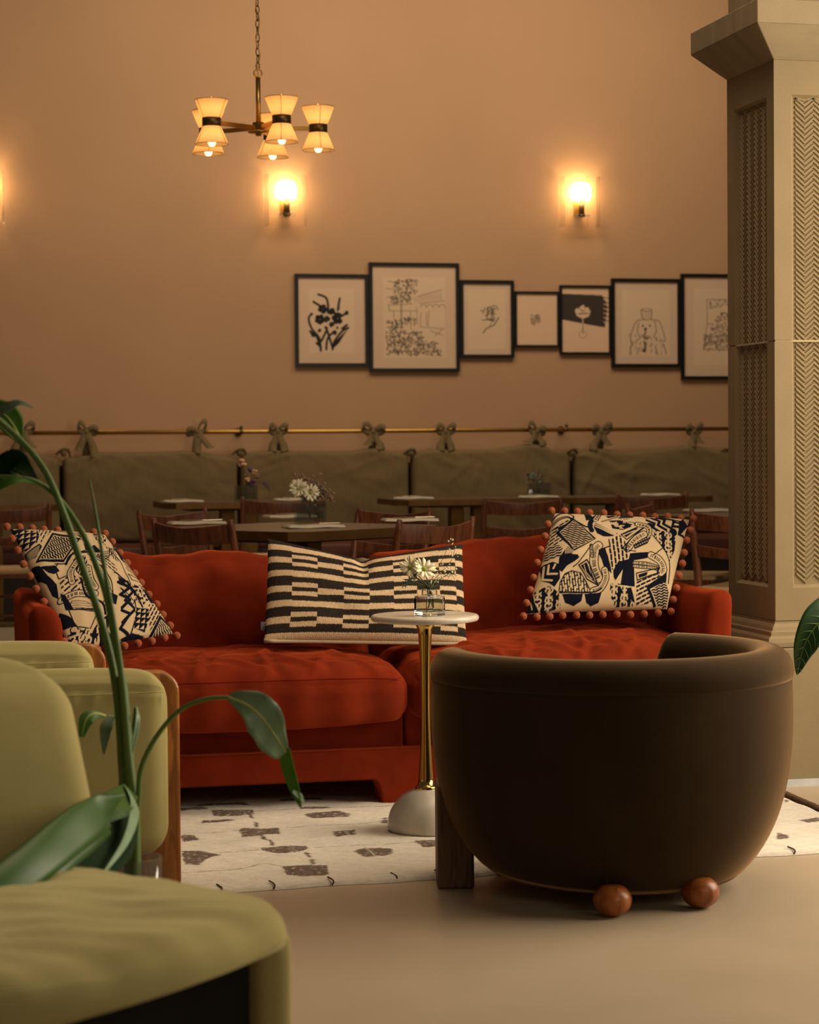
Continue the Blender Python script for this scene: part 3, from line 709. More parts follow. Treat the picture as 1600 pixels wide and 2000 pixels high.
    m.stroke(8, (390, 800), (640, 800), (720, 770)); m.solid((400, 810), (570, 810), (560, 860), (500, 890), (430, 870)); m.solid((580, 812), (720, 800), (700, 870), (640, 890), (600, 870))
    m.curls([(190, 760), (300, 740), (380, 800), (400, 900), (250, 925), (180, 860)]); m.curls([(790, 730), (850, 760), (930, 765), (990, 880), (820, 890), (785, 800)])
    m.solid((920, 770), (960, 760), (1000, 860), (970, 850)); m.solid((140, 830), (180, 780), (190, 850), (230, 920), (120, 925)); m.c.line(m.P([(160, 840), (175, 900)]), 3, 0)
    m.outline(6, (700, 470), (755, 450), (790, 440)); m.stroke(6, (490, 600), (540, 560), (640, 425)); m.stroke(6, (1000, 480), (900, 470), (905, 440))
    return m.c
def left_print():
    m = Motif(800, 584)
    m.solid((90, 85), (130, 90), (190, 120), (260, 115), (180, 150), (110, 185)); m.cream((120, 95), (180, 105), (150, 120), (118, 125))
    m.tris([(115, 185), (170, 140), (290, 150), (305, 210), (290, 280), (230, 325), (160, 270)], 0, 44)
    m.dashes([(270, 120), (420, 140), (370, 200), (320, 290), (300, 160)], 1.9, 26, 34, 8)
    m.solid((300, 440), (400, 180), (620, 250), (500, 475)); m.cream((320, 425), (412, 205), (592, 268), (495, 450)); m.waves([(325, 422), (414, 212), (585, 270), (492, 445)], .95, 18, 8)
    m.solid((225, 340), (310, 290), (330, 320), (300, 400), (250, 400)); 
    for k in range(7): m.c.line(m.P([(238 + k * 3, 350 + k * 8), (310, 310 + k * 12)]), 1.6, 0)
    m.stroke(12, (420, 150), (520, 170), (640, 240)); m.ladder([(590, 200), (640, 180), (655, 230), (630, 250)], 22, 9)
    m.solid((720, 150), (800, 140), (840, 200), (830, 290), (770, 290), (740, 220)); m.curls([(720, 155), (800, 145), (840, 200), (830, 290), (770, 290), (740, 220)], 38, 13, 7)
    m.solid((675, 340), (735, 300), (790, 370), (735, 385)); m.ladder([(700, 395), (800, 400), (860, 380)], 28, 11)
    m.zig(6, (575, 360), (610, 385), (660, 370)); m.stroke(14, (520, 490), (540, 430), (600, 395), (680, 385)); m.solid((565, 470), (600, 430), (660, 420), (690, 520), (650, 610), (600, 560)); m.dashes([(590, 470), (660, 420), (690, 520), (650, 610), (610, 560)], 1.75, 18, 60, 6, 0)
    m.stroke(7, (700, 460), (800, 520), (880, 640), (900, 760)); m.stroke(6, (800, 470), (850, 420), (870, 330), (940, 360))
    m.lens([(890, 300), (950, 310), (1040, 410), (1020, 480), (960, 420)], .9, 20); m.solid((890, 310), (930, 290), (960, 380), (1000, 440), (960, 430))
    m.stroke(6, (900, 400), (960, 470), (1040, 660)); m.lens([(1020, 430), (1100, 470), (1140, 560), (1050, 540), (1000, 500)], .8, 16); m.outline(7, (1020, 560), (1150, 570), (1140, 600), (1050, 610))
    m.solid((1140, 640), (1200, 590), (1240, 620), (1290, 760), (1220, 785), (1150, 700)); m.cream((1140, 660), (1170, 630), (1240, 655), (1180, 662))
    m.curls([(1050, 660), (1130, 640), (1160, 700), (1200, 760), (1150, 820), (1080, 780)], 40, 15, 8)
    m.zig(7, (460, 480), (440, 520), (480, 600), (560, 580)); m.dashes([(480, 610), (560, 575), (650, 620), (640, 720), (520, 730)], -.75, 36, 44, 11)
    m.solid((330, 480), (440, 490), (480, 540), (440, 560), (400, 540)); m.outline(6, (660, 610), (740, 640), (760, 720), (660, 690)); m.solid((675, 640), (710, 650), (705, 690), (670, 680))
    m.ladder([(690, 540), (720, 640), (760, 700)], 30, 12); m.ladder([(760, 520), (830, 640), (860, 740)], 34, 12)
    m.zig(18, (940, 640), (1030, 690), (960, 750), (1040, 790), (980, 860)); m.zig(16, (1010, 640), (1060, 720), (1000, 800), (1090, 860), (1000, 960)); m.solid((930, 590), (1010, 640), (960, 670))
    m.zig(16, (980, 880), (1050, 900), (990, 1000), (1060, 1030)); m.stroke(8, (1080, 780), (1100, 900), (1080, 1040))
    m.tris([(1090, 840), (1200, 840), (1210, 920), (1190, 1010), (1100, 990)], 0, 40)
    m.dashes([(1200, 800), (1300, 770), (1330, 850), (1230, 1000), (1200, 900)], 2.0, 26, 34, 9)
    m.solid((1230, 1030), (1300, 870), (1460, 960), (1430, 1010)); m.cream((1260, 1020), (1308, 905), (1430, 965), (1410, 1005)); m.waves([(1264, 1018), (1308, 910), (1424, 966), (1405, 1003)], .9, 18, 7)
    m.ladder([(520, 770), (620, 740), (760, 750)], 34, 12); m.solid((590, 790), (700, 800), (800, 860), (780, 870), (570, 850)); m.dashes([(595, 795), (700, 805), (795, 858), (580, 848)], .1, 16, 14, 9, 0)
    m.solid((520, 850), (600, 900), (660, 970), (580, 975), (520, 930)); m.outline(6, (580, 850), (800, 880), (760, 1000), (650, 975)); m.ladder([(640, 1000), (640, 1060), (620, 1090)], 40, 13)
    m.curls([(850, 860), (920, 900), (920, 1010), (800, 1100), (720, 1100), (800, 980)], 44, 17, 9); m.ladder([(850, 820), (880, 760), (840, 700)], 26, 11)
    m.stroke(7, (560, 400), (520, 480), (440, 480))
    m.solid((250, 440), (330, 470), (400, 560), (470, 640), (500, 760), (455, 720), (400, 620), (320, 540))
    m.solid((640, 300), (700, 330), (720, 385), (660, 370)); m.solid((880, 280), (930, 300), (1010, 400), (960, 400)); m.waves([(700, 400), (860, 420), (850, 470), (720, 460)], .3, 20, 6)
    m.ladder([(600, 480), (560, 560), (580, 640)], 30, 12); m.solid((500, 720), (540, 740), (620, 860), (560, 850)); m.stroke(12, (640, 620), (700, 760), (820, 820), (860, 900))
    m.solid((880, 740), (940, 760), (930, 840), (890, 830)); m.curls([(600, 985), (760, 1000), (720, 1100), (620, 1110)], 42, 16, 9); m.solid((820, 1000), (900, 1020), (960, 1060), (860, 1100))
    m.stroke(9, (900, 560), (960, 600), (1060, 700), (1150, 830)); m.waves([(820, 300), (900, 340), (940, 460), (880, 430)], 1.2, 18, 6); m.dashes([(760, 400), (900, 480), (930, 560), (800, 520)], .6, 22, 28, 7)
    m.solid((1090, 1020), (1200, 1025), (1150, 1050), (1000, 1060)); m.solid((840, 150), (900, 200), (940, 280), (900, 290), (850, 200)); m.outline(6, (960, 690), (1080, 800), (1060, 830))
    return m.c
def pompoms(t, edge, n_u, n_v, r=.0122):
    u = np.linspace(-1, 1, n_u + 1); v = np.linspace(-1, 1, n_v + 1)
    L = [(a, -1) for a in u[:-1]] + [(1, a) for a in v[:-1]] + [(-a, 1) for a in u[:-1]] + [(-1, -a) for a in v[:-1]]
    P = edge([(a * 1.0, b * 1.0) for a, b in L]); c = np.mean(P, 0); rr = random.Random(5); first = None
    for p in P:
        d = p - c; d /= np.linalg.norm(d); q = p + d * (r * 1.15) + np.array([rr.uniform(-.002, .002), -.004, rr.uniform(-.003, .002)])
        if first is None:
            S = ball((0, 0, 0), r, 10, 8); first = t.part('pompom', (S[0] + q, S[1]), MT['pom']); base = q
            KP = first
        else:
            o = KP.copy(); COL.objects.link(o); dlt = q - base
            cc, n = cos(-t.rz), sin(-t.rz); o.location = (dlt[0] * cc - dlt[1] * n, dlt[0] * n + dlt[1] * cc, dlt[2])
def cushions():
    # right hand pompom cushion, leaning on the back cushion against the right arm
    c = [atY(1083, 1003, 6.86), atY(1347, 1015, 6.82), atY(1303, 1190, 6.62), atY(1028, 1200, 6.66)]
    t = T('printed_cushion', 'black and cream abstract print cushion with pompom edge against the right arm', 'cushion', tuple(np.array(c).mean(0) - [0, 0, .17]), 0, 'printed pompom cushions')
    e = pillow(t, 'c', c, .055, MT['print_'], right_print(), [(190, 52), (738, 72), (636, 438), (66, 462)], INK, 400, 260, pull=.015, kk=.7)
    pompoms(t, e, 11, 8)
    # left hand pompom cushion, tipped on the left arm
    c = [atY(20, 1034, 6.88), atY(205, 1045, 7.02), atY(338, 1238, 6.66), atY(140, 1272, 6.50)]
    t = T('printed_cushion', 'black and cream abstract print cushion with pompom edge tipped over the left arm', 'cushion', tuple(np.array(c).mean(0) - [0, 0, .17]), 0, 'printed pompom cushions')
    e = pillow(t, 'c', c, .050, MT['print_'], left_print(), [(48, 52), (420, 70), (712, 492), (326, 562)], INK, 360, 300, pull=.01, kk=2.0)
    pompoms(t, e, 8, 10)
    # striped lumbar cushion
    c = [atY(523, 1050, 6.80), atY(903, 1064, 6.80), atY(912, 1258, 6.60), atY(516, 1252, 6.60)]
    cv = Canvas(700, 375, (206, 178, 142)); cv.a[:] = 1
    ub = [0, .114, .24, .368, .496, .62, .74, .86, .95, 1.0]; r = random.Random(2)
    for i, (a, b) in enumerate(zip(ub[:-1], ub[1:])):
        x0, x1 = a * 700, b * 700; dy = (0, .006)[i % 2]
        for k, vc in enumerate((.09, .225, .37, .53, .675, .83)):
            s = .012 * ((i // 2) % 2) * (1 if k % 2 else .3); hh = .031
            y0, y1 = (vc + dy + s - hh) * 375, (vc + dy + s + hh) * 375
            if k % 2 == 1 and i % 2 == 1:
                y0, y1 = (vc + s - .066) * 375, (vc + s + .066) * 375; cv.poly([(x0, y0), (x1, y0), (x1, y1), (x0, y1)], 0)
                ym0, ym1 = (vc + s - .021) * 375, (vc + s + .021) * 375; cv.poly([(x0, ym0), (x1, ym0), (x1, ym1), (x0, ym1)], 1)
            else: cv.poly([(x0, y0), (x1 + 1, y0), (x1 + 1, y1), (x0, y1)], 0)
        cv.poly([(x0, .945 * 375), (x1 + 1, .945 * 375), (x1 + 1, 380), (x0, 380)], 0)
    # ragged weave edges
    sh = (rng.random(700) * 2.4).astype(int); cv.a = np.stack([np.roll(cv.a[:, k], sh[k]) for k in range(700)], 1)
    cv.a = np.clip(cv.a * (.93 + .07 * rng.random(cv.a.shape)), 0, 1)
    t = T('lumbar_cushion', 'long black and beige woven stripe lumbar cushion in the middle of the sofa', 'cushion', tuple(np.array(c).mean(0) - [0, 0, .15]))
    e = pillow(t, 'c', c, .062, MT['weave'], cv, [(0, 0), (699, 0), (699, 374), (0, 374)], (22, 20, 24), 420, 230, sag=(.20, -.05), pull=.012, kk=1.1)
    P = e([(a, 1) for a in np.linspace(-1, 1, 24)]); t.part('hem_piping', tube(P, .007, 8), MT['fringe'])
    p = e([(-1, .72)])[0]; t.part('care_tag', box(p[0] - .014, p[0] + .002, p[1] - .003, p[1], p[2] - .012, p[2] + .014), MT['tag'], smooth=False)
cushions()

# ================================================================ MARBLE SIDE TABLE AND ITS VASE
SIDE = (1.431, 5.934)
def side_table():
    t = T('side_table', 'small round marble side table with brass stem and marble dome base', 'side table', SIDE + (0,))
    z0 = .016; H_ = .617
    dome = [(0.001, z0)] + [(.108 * cos(a) ** .8 if a < 1.5 else .01, z0 + .120 * sin(a)) for a in np.linspace(0.0, 1.38, 14)]
    dome = [(.104, z0)] + [(.109 * cos(a), z0 + .012 + .108 * sin(a)) for a in np.linspace(0, 1.32, 16)] + [(.001, z0 + .118)]
    t.part('dome_base', lathe(dome, 48, SIDE + (0,)), MT['marble'])
    st = [(.001, z0 + .105), (.031, z0 + .105), (.031, z0 + .120), (.029, z0 + .124)]
    zz = np.linspace(z0 + .125, H_ - .040, 24)
    for z in zz:
        f = (z - zz[0]) / (zz[-1] - zz[0]); st.append((.0135 + .010 * abs(f - .5) ** 2 * 4 * (1 if f < .5 else .62) + (0), z))
    st += [(.022, H_ - .036), (.026, H_ - .030), (.027, H_ - .024), (.001, H_ - .023)]
    t.part('stem', lathe(st, 40, SIDE + (0,)), MT['brass'])
    t.part('support_plate', lathe([(.001, H_ - .024), (.08, H_ - .024), (.082, H_ - .018), (.001, H_ - .018)], 40, SIDE + (0,)), MT['brassd'])
    top = [(.001, H_ - .018), (.135, H_ - .018)] + [(.142 + .0085 * cos(a), H_ - .009 + .009 * sin(a)) for a in np.linspace(-pi / 2, pi / 2, 10)] + [(.001, H_)]
    t.part('tabletop', lathe(top, 72, SIDE + (0,)), MT['marbletop'])
side_table()

def prng(p, s): return np.array(p) + np.array([random.uniform(-s, s) for _ in range(3)])
def daisy(t, c, n, r, name='flower', petals=20, mt='petal', ctr='yellow'):
    """disc of long petals, own mesh, centre as a sub-part"""
    n = np.array(n, float); n /= np.linalg.norm(n); a = np.cross(n, [0, 0, 1.0]); a /= np.linalg.norm(a) + 1e-9; b = np.cross(n, a); S = []
    for k in range(petals):
        th = 2 * pi * k / petals + random.uniform(-.1, .1); L = r * random.uniform(.82, 1.08); d = a * cos(th) + b * sin(th); s = np.cross(n, d)
        lift = random.uniform(.15, .55) * (1 + (k % 2) * .8); w = r * .13
        p = [c + d * r * .12, c + d * L * .5 + n * L * .22 * lift, c + d * L * .85 + n * L * .42 * lift, c + d * L + n * L * .5 * lift]
        ws = [w * .5, w, w * .9, w * .2]; V = []
        for q, ww in zip(p, ws): V += [q - s * ww, q + s * ww]
        S.append((np.array(V), [[2 * i, 2 * i + 1, 2 * i + 3, 2 * i + 2] for i in range(3)]))
    f = t.part(name, join(*S), MT[mt], solid=.0006)
    t.part('flower_centre', ball(c + n * r * .08, r * .2, 10, 6), MT[ctr], parent=f)
    return f
def square_vase(t, c, w, h, rz=.5, neck=None, water=.55):
    """thick glass block with a hollow; c = centre of the underside"""
    def ring(r, z, k=4):
        return [(c[0] + r * 1.414 * cos(rz + pi / 4 + pi / 2 * i), c[1] + r * 1.414 * sin(rz + pi / 4 + pi / 2 * i), c[2] + z) for i in range(4)]
    hw = w / 2; V = []; Fc = []
    if neck is None: levels = [(hw, 0), (hw, h), (hw * .84, h), (hw * .84, h * .12)]
    else:
        nr, nh = neck; levels = [(hw, 0), (hw, h * .74), (nr * .9, h * .80), (nr * .9, h), (nr * .72, h), (nr * .72, h * .80), (hw * .82, h * .70), (hw * .82, h * .14)]
    for r, z in levels: V += ring(r, z)
    for i in range(len(levels) - 1): Fc += [[i * 4 + k, i * 4 + (k + 1) % 4, i * 4 + 4 + (k + 1) % 4, i * 4 + 4 + k] for k in range(4)]
    n = len(V); Fc += [[3, 2, 1, 0], [n - 4, n - 3, n - 2, n - 1]]
    t.part('vase_body', (np.array(V), Fc), MT['glass' if neck else 'thin'], smooth=False, bevel=.0015)
    V = []; zl = h * .15; zt = h * (.62 if neck else water)
    for z in (zl, zt): V += ring(hw * .80, z)
    t.part('water', (np.array(V), [[3, 2, 1, 0], [4, 5, 6, 7]] + [[i, (i + 1) % 4, 4 + (i + 1) % 4, 4 + i] for i in range(4)]), MT['water'], smooth=False)
def sprig(t, P, rad, mt, buds, bmt, br=.004, spread=.012, name='sprig'):
    P = smoothpath(P, 14); S = [tube(P, [rad * (1 - .5 * i / 13) for i in range(14)], 5)]
    s = t.part(name, join(*S), MT[mt]); B = []
    for k in range(buds):
        q = P[int(random.uniform(.45, 1) * 13)] + np.array([random.uniform(-1, 1), random.uniform(-1, 1), random.uniform(-.6, 1)]) * spread
        B.append(ball(q, br * random.uniform(.6, 1.2), 6, 4))
    o = t.part('blossom', join(*B), MT[bmt], parent=s); o['kind'] = 'stuff'
    return s
def posy_side():
    c = np.array([SIDE[0] + .003, SIDE[1] - .045, .6185])
    t = T('posy_vase', 'small square bottle vase of cream daisies on the marble side table', 'vase', tuple(c))
    square_vase(t, c, .062, .070, .35, neck=(.0175, 0))
    top = c + [0, 0, .071]
    D = c[1] + .0
    A = lambda x, y, dy=0: atY(x, y, D + dy)
    for (x, y, n, r, dy) in ((801, 1108, (-.5, -1, .5), .030, 0), (828, 1112, (.25, -1, .45), .034, -.01)):
        p = A(x, y, dy); t.part('stem', tube(smoothpath([c + [random.uniform(-.012, .012), .0, .02], top, p], 10), .0016, 6), MT['stemd'])
        daisy(t, p, n, r)
    for (x, y, dy) in ((793, 1140, .005), (800, 1133, -.01), (812, 1128, .01)):
        p = A(x, y, dy); s = t.part('stem', tube(smoothpath([c + [.01, 0, .02], top, p], 10), .0013, 6), MT['stemd'])
        S = []
        for k in range(9):
            d = np.array([random.uniform(-1, 1), random.uniform(-1, .3), random.uniform(-.8, .9)]); d /= np.linalg.norm(d)
            S.append(tube([p, p + d * .009, p + d * .018], [.002, .0022, .0003], 5))
        S.append(ball(p, .005, 8, 6)); t.part('thistle_head', join(*S), MT['thistle'], parent=s)
    for pts, nb in (([(835, 1150), (850, 1120), (868, 1085), (881, 1052)], 12), ([(836, 1150), (855, 1125), (880, 1098), (890, 1068)], 16), ([(838, 1150), (865, 1128), (885, 1115), (893, 1110)], 22), ([(838, 1150), (860, 1132), (880, 1122), (888, 1130)], 18)):
        P = [c + [.008, 0, .02]] + [A(x, y, .005 * i) for i, (x, y) in enumerate(pts)]
        sprig(t, P, .0011, 'stemd', nb, 'petal', .0026, .011)
    S = []
    for k in range(10):
        d = np.array([random.uniform(-1, 1), random.uniform(-1, 1), random.uniform(.2, 1)]); d /= np.linalg.norm(d)
        S.append(tube([top, top + d * .015, top + d * .032], [.0012, .0022, .0004], 5, ell=.4))
    t.part('foliage', join(*S), MT['stemd'])
posy_side()

# ================================================================ BROWN TUB CHAIR
def tub_chair():
    cx, cy, R = 1.712, 5.155, .447; ph = radians(106)
    t = T('tub_chair', 'round brown velvet tub chair seen from behind on wooden ball feet', 'armchair', (cx, cy, 0), 0)
    topz = .592; n = 120; A0, A1 = ph + radians(66), ph + radians(360 - 60)   # the closed shell runs from A0 over the back to A1
    th = np.linspace(A0, A1, n); thick = .115
    def bot(a):                         # underside lifts toward the front
        d = cos(a - ph); return .034 + .03 * (1 + d) / 2
    prof = []                           # (radial offset fraction, z fraction) outside from bottom to seam
    V = []; rows = []
    for a in th:
        b = bot(a); k = .30; H_ = topz - .060; row = []
        for s in np.linspace(0, 1, 22):            # outer wall
            z = b + (H_ - b) * s ** 1.15; rr = R * (1 - k * (1 - s) ** 3.0) - .006 * s ** 6
            row.append((rr, z))
        row.append((R - .014, H_ + .001))
        for q in np.linspace(-.55, pi + .2, 14):  # rolled rim
            row.append((R - .058 + .058 * cos(q) * (1 if cos(q) > 0 else 1.05), topz - .056 + .056 * sin(q)))
        row += [(R - thick - .004, topz - .10), (R - thick, .45), (R - thick - .01, .36), (R - thick - .02, .24)]
        rows.append([(cx + r * cos(a), cy + r * sin(a) * 1.0, z) for r, z in row])
    rows = np.array(rows); m = rows.shape[1]
    # arm ends: close and round by shrinking extra rings
    def cap(row, da, a):
        C_ = row.mean(0); out = []
        tdir = np.array([-sin(a), cos(a), 0]) * da
        for s in (.2, .4, .58, .73, .85, .93, .98, .999):
            out.append(C_ + (row - C_) * sqrt(max(0, 1 - s * s)) + tdir * s * .052)
        return out
    e0 = cap(rows[0], -1, th[0])[::-1]; e1 = cap(rows[-1], 1, th[-1])
    allr = np.array(e0 + list(rows) + e1); N = len(allr)
    V = allr.reshape(-1, 3); Fc = [[i * m + j, (i + 1) * m + j, (i + 1) * m + (j + 1) % m, i * m + (j + 1) % m] for i in range(N - 1) for j in range(m)]
    Fc += [list(range(m)), list(range((N - 1) * m, N * m))[::-1]]
    t.part('shell', (V, Fc), MT['brown'])
    # seams
    S = []; P = [(cx + (R - .0075) * cos(a), cy + (R - .0075) * sin(a), topz - .0595) for a in np.linspace(A0 + .05, A1 - .05, 90)]
    S.append(tube(P, .0022, 5))
    for a in (radians(250),):
        b = bot(a); pts = []
        for s in np.linspace(.1, 1, 18):
            k = .30; z = b + (topz - .06 - b) * s ** 1.15; pts.append((cx + (R * (1 - k * (1 - s) ** 3.0) - .006 * s ** 6 + .0002) * cos(a), cy + (R * (1 - k * (1 - s) ** 3.0) - .006 * s ** 6 + .0002) * sin(a), z))
        S.append(tube(pts, .0008, 5))
    t.part('seam', join(*S), MT['brown'])
    # seat base and cushion
    pr = [(.001, .036), (R * .64, .036), (R * .70, .07), (R * .74, .2), (R * .74, .30), (.001, .30)]
    t.part('seat_base', lathe(pr, 40, (cx, cy, 0)), MT['brown'])
    pr = [(.001, .30), (R * .66, .30), (R * .735, .32), (R * .75, .36), (R * .72, .395), (R * .6, .412), (.001, .42)]
    t.part('seat_cushion', lathe(pr, 40, (cx, cy, 0)), MT['brown'])
    for px, py in ((1222, 1806), (1396, 1789)):
        q = atz(px, py, .0); q[1] += .092
        f = [(.001, .0)] + [(.045 * sin(a) + (.0), .038 - .038 * cos(a)) for a in np.linspace(.35, 2.6, 14)] + [(.001, .073)]
        t.part('foot', lathe(f, 28, (q[0], q[1], 0)), MT['foot'])
    # slab front legs
    for (bx, by) in ((1.352, 5.27), (1.93, 5.50)):
        V, Fc = box(-.055, .035, -.085, .085, 0, .25); a = radians(-12); V = np.stack([V[:, 0] * cos(a) - V[:, 1] * sin(a) + bx, V[:, 0] * sin(a) + V[:, 1] * cos(a) + by, V[:, 2] + .0], 1)
        t.part('block_leg', (V, Fc), MT['darkoak'], smooth=False, bevel=.008)
tub_chair()

# ================================================================ BANQUETTE, RAIL AND TIED BACK CUSHIONS
YP = 14.80
def wx(x, y, Y=YP): return atY(x, y, Y)
def ribbon(pts, w, dirw=(1, 0, 0), tw=0.0):
    pts = smoothpath(pts, 10); V = []
    for i, p in enumerate(pts):
        d = np.array(dirw, float); a = tw * i / 9; d = np.array([d[0] * cos(a), d[0] * sin(a) + d[1], d[2]])
        ww = w * (.75 + .35 * i / 9) if isinstance(w, float) else w[i]
        V += [p - d * ww / 2, p + d * ww / 2]
    return np.array(V), [[2 * i, 2 * i + 1, 2 * i + 3, 2 * i + 2] for i in range(9)]
def back_cushion(prof, label, bows, knots, kk):
    pts = [atY(x, y, YP) for x, y in prof]; X = np.array([p[0] for p in pts]); Z = np.array([p[2] for p in pts])
    x0, x1 = X[0], X[-1]; t = T('banquette_back_cushion', label, 'cushion', ((x0 + x1) / 2, YP + .06, .46), 0, 'olive cushions tied along the brass rail')
    V, Fc, U = rbox(((x1 - x0) / 2 - .006, .065, .3), .030, (70, 6, 34)); x, y, z = U.T
    xw = (x + 1) / 2 * (x1 - x0) + x0; top = np.interp(xw, X, Z) ; h0 = .46
    zf = (V[:, 2] + .3) / .6; V[:, 2] = zf * (top - h0)
    r = np.zeros_like(x)
    for k in range(9):                # draped creases, stronger on later cushions
        cx, cz, L, an, wd = (rng.uniform(-.9, .9), rng.uniform(-.3, .9), rng.uniform(.3, .9), rng.uniform(-.7, .7) + (1.2 if k % 3 == 0 else 0), rng.uniform(.015, .04))
        dx = (x - cx) * 1.6; dz = z - cz; a_ = dx * cos(an) + dz * sin(an); b_ = -dx * sin(an) + dz * cos(an)
        r = r + kk * .010 * np.exp(-(b_ / wd / 2) ** 2) * np.exp(-(a_ / L) ** 2)
    for bx in bows:                   # gathers that fall from each tie
        bw = atY(bx, 850, YP)[0]
        for s in (-.10, -.03, .05, .12): r = r + .010 * np.exp(-((xw - bw - s * (1.4 - z)) / .012) ** 2) * np.clip(z, 0, 1) ** 2
    V[:, 1] += (-.030 * (1 - x ** 6) * (1 - z * z * .8) - r - .006 * snoise(x * 3, z * 2, 1, kk * 3)) * (y < 0)
    V += ((x0 + x1) / 2, YP + .065, h0)
    t.part('cover', (V, Fc), MT['olive'])
    for bx, lean in bows.items():
        o = atY(bx, 842, YP + .06); o[2] += .0; zt = np.interp(o[0], X, Z); S = []
        S.append(ball(o + [0, -.03, -.005], .017, 8, 6, 1.2))
        for s in (-1, 1):             # loops
            a = .068 + random.uniform(-.012, .014); b = .030 + lean * s * .03
            S.append(ribbon([o + [0, -.03, 0], o + [s * a * .5, -.045, b + .012], o + [s * a, -.045, b], o + [s * a * .95, -.03, b - .025], o + [s * a * .45, -.03, -.012], o + [0, -.03, -.006]], .044, (0.15, 0.1, 1)))
        for s in (-1, 1):             # tails down to the cover
            e = s * (.045 + random.uniform(-.02, .02)) + lean * .02; L = o[2] - zt
            S.append(ribbon([o + [0, -.035, 0], o + [e * .5, -.05, -.06], o + [e, -.055, -L * .75], o + [e * 1.15, -.07, -L * (1.08 if s * lean <= 0 else .8)]], .056, (1, 0, .12 * s), .5 * s))
        S.append(ribbon([o + [0, -.02, 0], o + [.004, -.02, -L * .5], o + [.0, .0, -L * 1.02]], .05, (1, 0, 0)))
        t.part('bow', join(*S), MT['olive'], solid=.003)
    for kx in knots:
        o = atY(kx, 884, YP + .01); S = [ball(o + [0, 0, .0], .022, 10, 6, 1.3)]
        S.append(tube(smoothpath([o + [-.05, .01, -.015], o + [-.01, -.01, .02], o + [.03, 0, .018], o + [.045, .01, -.03]], 10), [.008, .012, .016, .018, .018, .017, .016, .013, .01, .006], 7, ell=.6))
        t.part('knot', join(*S), MT['olive'])
back_cushion([(-230, 884), (-120, 880), (0, 887), (30, 882), (60, 884), (95, 893), (118, 892)], 'olive tied back cushion behind the big leaves at the far left', {44: .3, -110: 0}, [124], .5)
back_cushion([(122, 895), (174, 889), (192, 883), (300, 883), (366, 880), (402, 885), (450, 894), (466, 893)], 'wide smooth olive tied back cushion between the plant stems and the purple flowers', {168: -.5, 384: .8}, [468], .4)
back_cushion([(470, 889), (492, 883), (528, 879), (582, 881), (690, 881), (717, 876), (744, 876), (771, 882), (801, 885)], 'olive tied back cushion behind the vase of dried lilac flowers', {541: 0, 727: -.3}, [801], .6)
back_cushion([(805, 886), (845, 876), (887, 879), (972, 877), (1032, 867), (1066, 870), (1083, 879), (1117, 880)], 'olive tied back cushion behind the small vase of leafy sprigs', {868: 0, 1046: -.6}, [1117], .7)
back_cushion([(1123, 886), (1168, 876), (1223, 883), (1291, 876), (1346, 869), (1389, 876), (1440, 883), (1500, 880)], 'wrinkled olive tied back cushion nearest the stone column', {1171: .2, 1353: .1}, [1414], 1.1)
def banquette():
    a, b = atY(-240, 900, YP)[0], atY(1520, 900, YP)[0]
    t = T('banquette', 'long built-in banquette bench with rust brown leather seat along the wall', 'banquette', ((a + b) / 2, 14.6, 0))
    t.part('base', box(a, b, 14.28, YW - .01, 0, .34), MT['dkwood'], smooth=False)
    t.part('back_board', box(a, b, 14.945, YW - .004, .34, .98), MT['dkwood'], smooth=False)
    xs = [a] + [atY(x, 885, YP)[0] for x in (120, 468, 803, 1120)] + [b]
    for p, q in zip(xs[:-1], xs[1:]):
        V, Fc, U = rbox(((q - p) / 2 - .003, .30, .058), .03, (20, 10, 6)); V += ((p + q) / 2, 14.50, .40)
        t.part('seat_pad', (V, Fc), MT['leather'])
banquette()
def rail():
    a, b = atY(-240, 849, YP + .06), atY(1520, 837, YP + .06); z = (atY(50, 845, YP + .06)[2] + atY(1420, 838, YP + .06)[2]) / 2
    t = T('brass_rail', 'long brass rail fixed along the wall above the banquette', 'rail', ((a[0] + b[0]) / 2, YP + .06, z))
    t.part('rod', tube([(a[0], YP + .06, z), ((a[0] + b[0]) / 2, YP + .06, z), (b[0], YP + .06, z)], .015, 12), MT['brassd'])
    for x in (-150, 471, 1106, 1480):
        q = atY(x, 840, YP + .06); s = join(tube([(q[0], YP + .06, z), (q[0], YW - .002, z)], .008, 8), lathe([(.001, 0), (.018, 0), (.018, .03), (.001, .03)], 12, (q[0], YP + .06, z - .015)), ball((q[0], YP + .05, z + .028), .013, 10, 6), tube([(q[0], YW - .012, z), (q[0], YW - .001, z)], .028, 14))
        t.part('bracket', s, MT['bronze'])
rail()

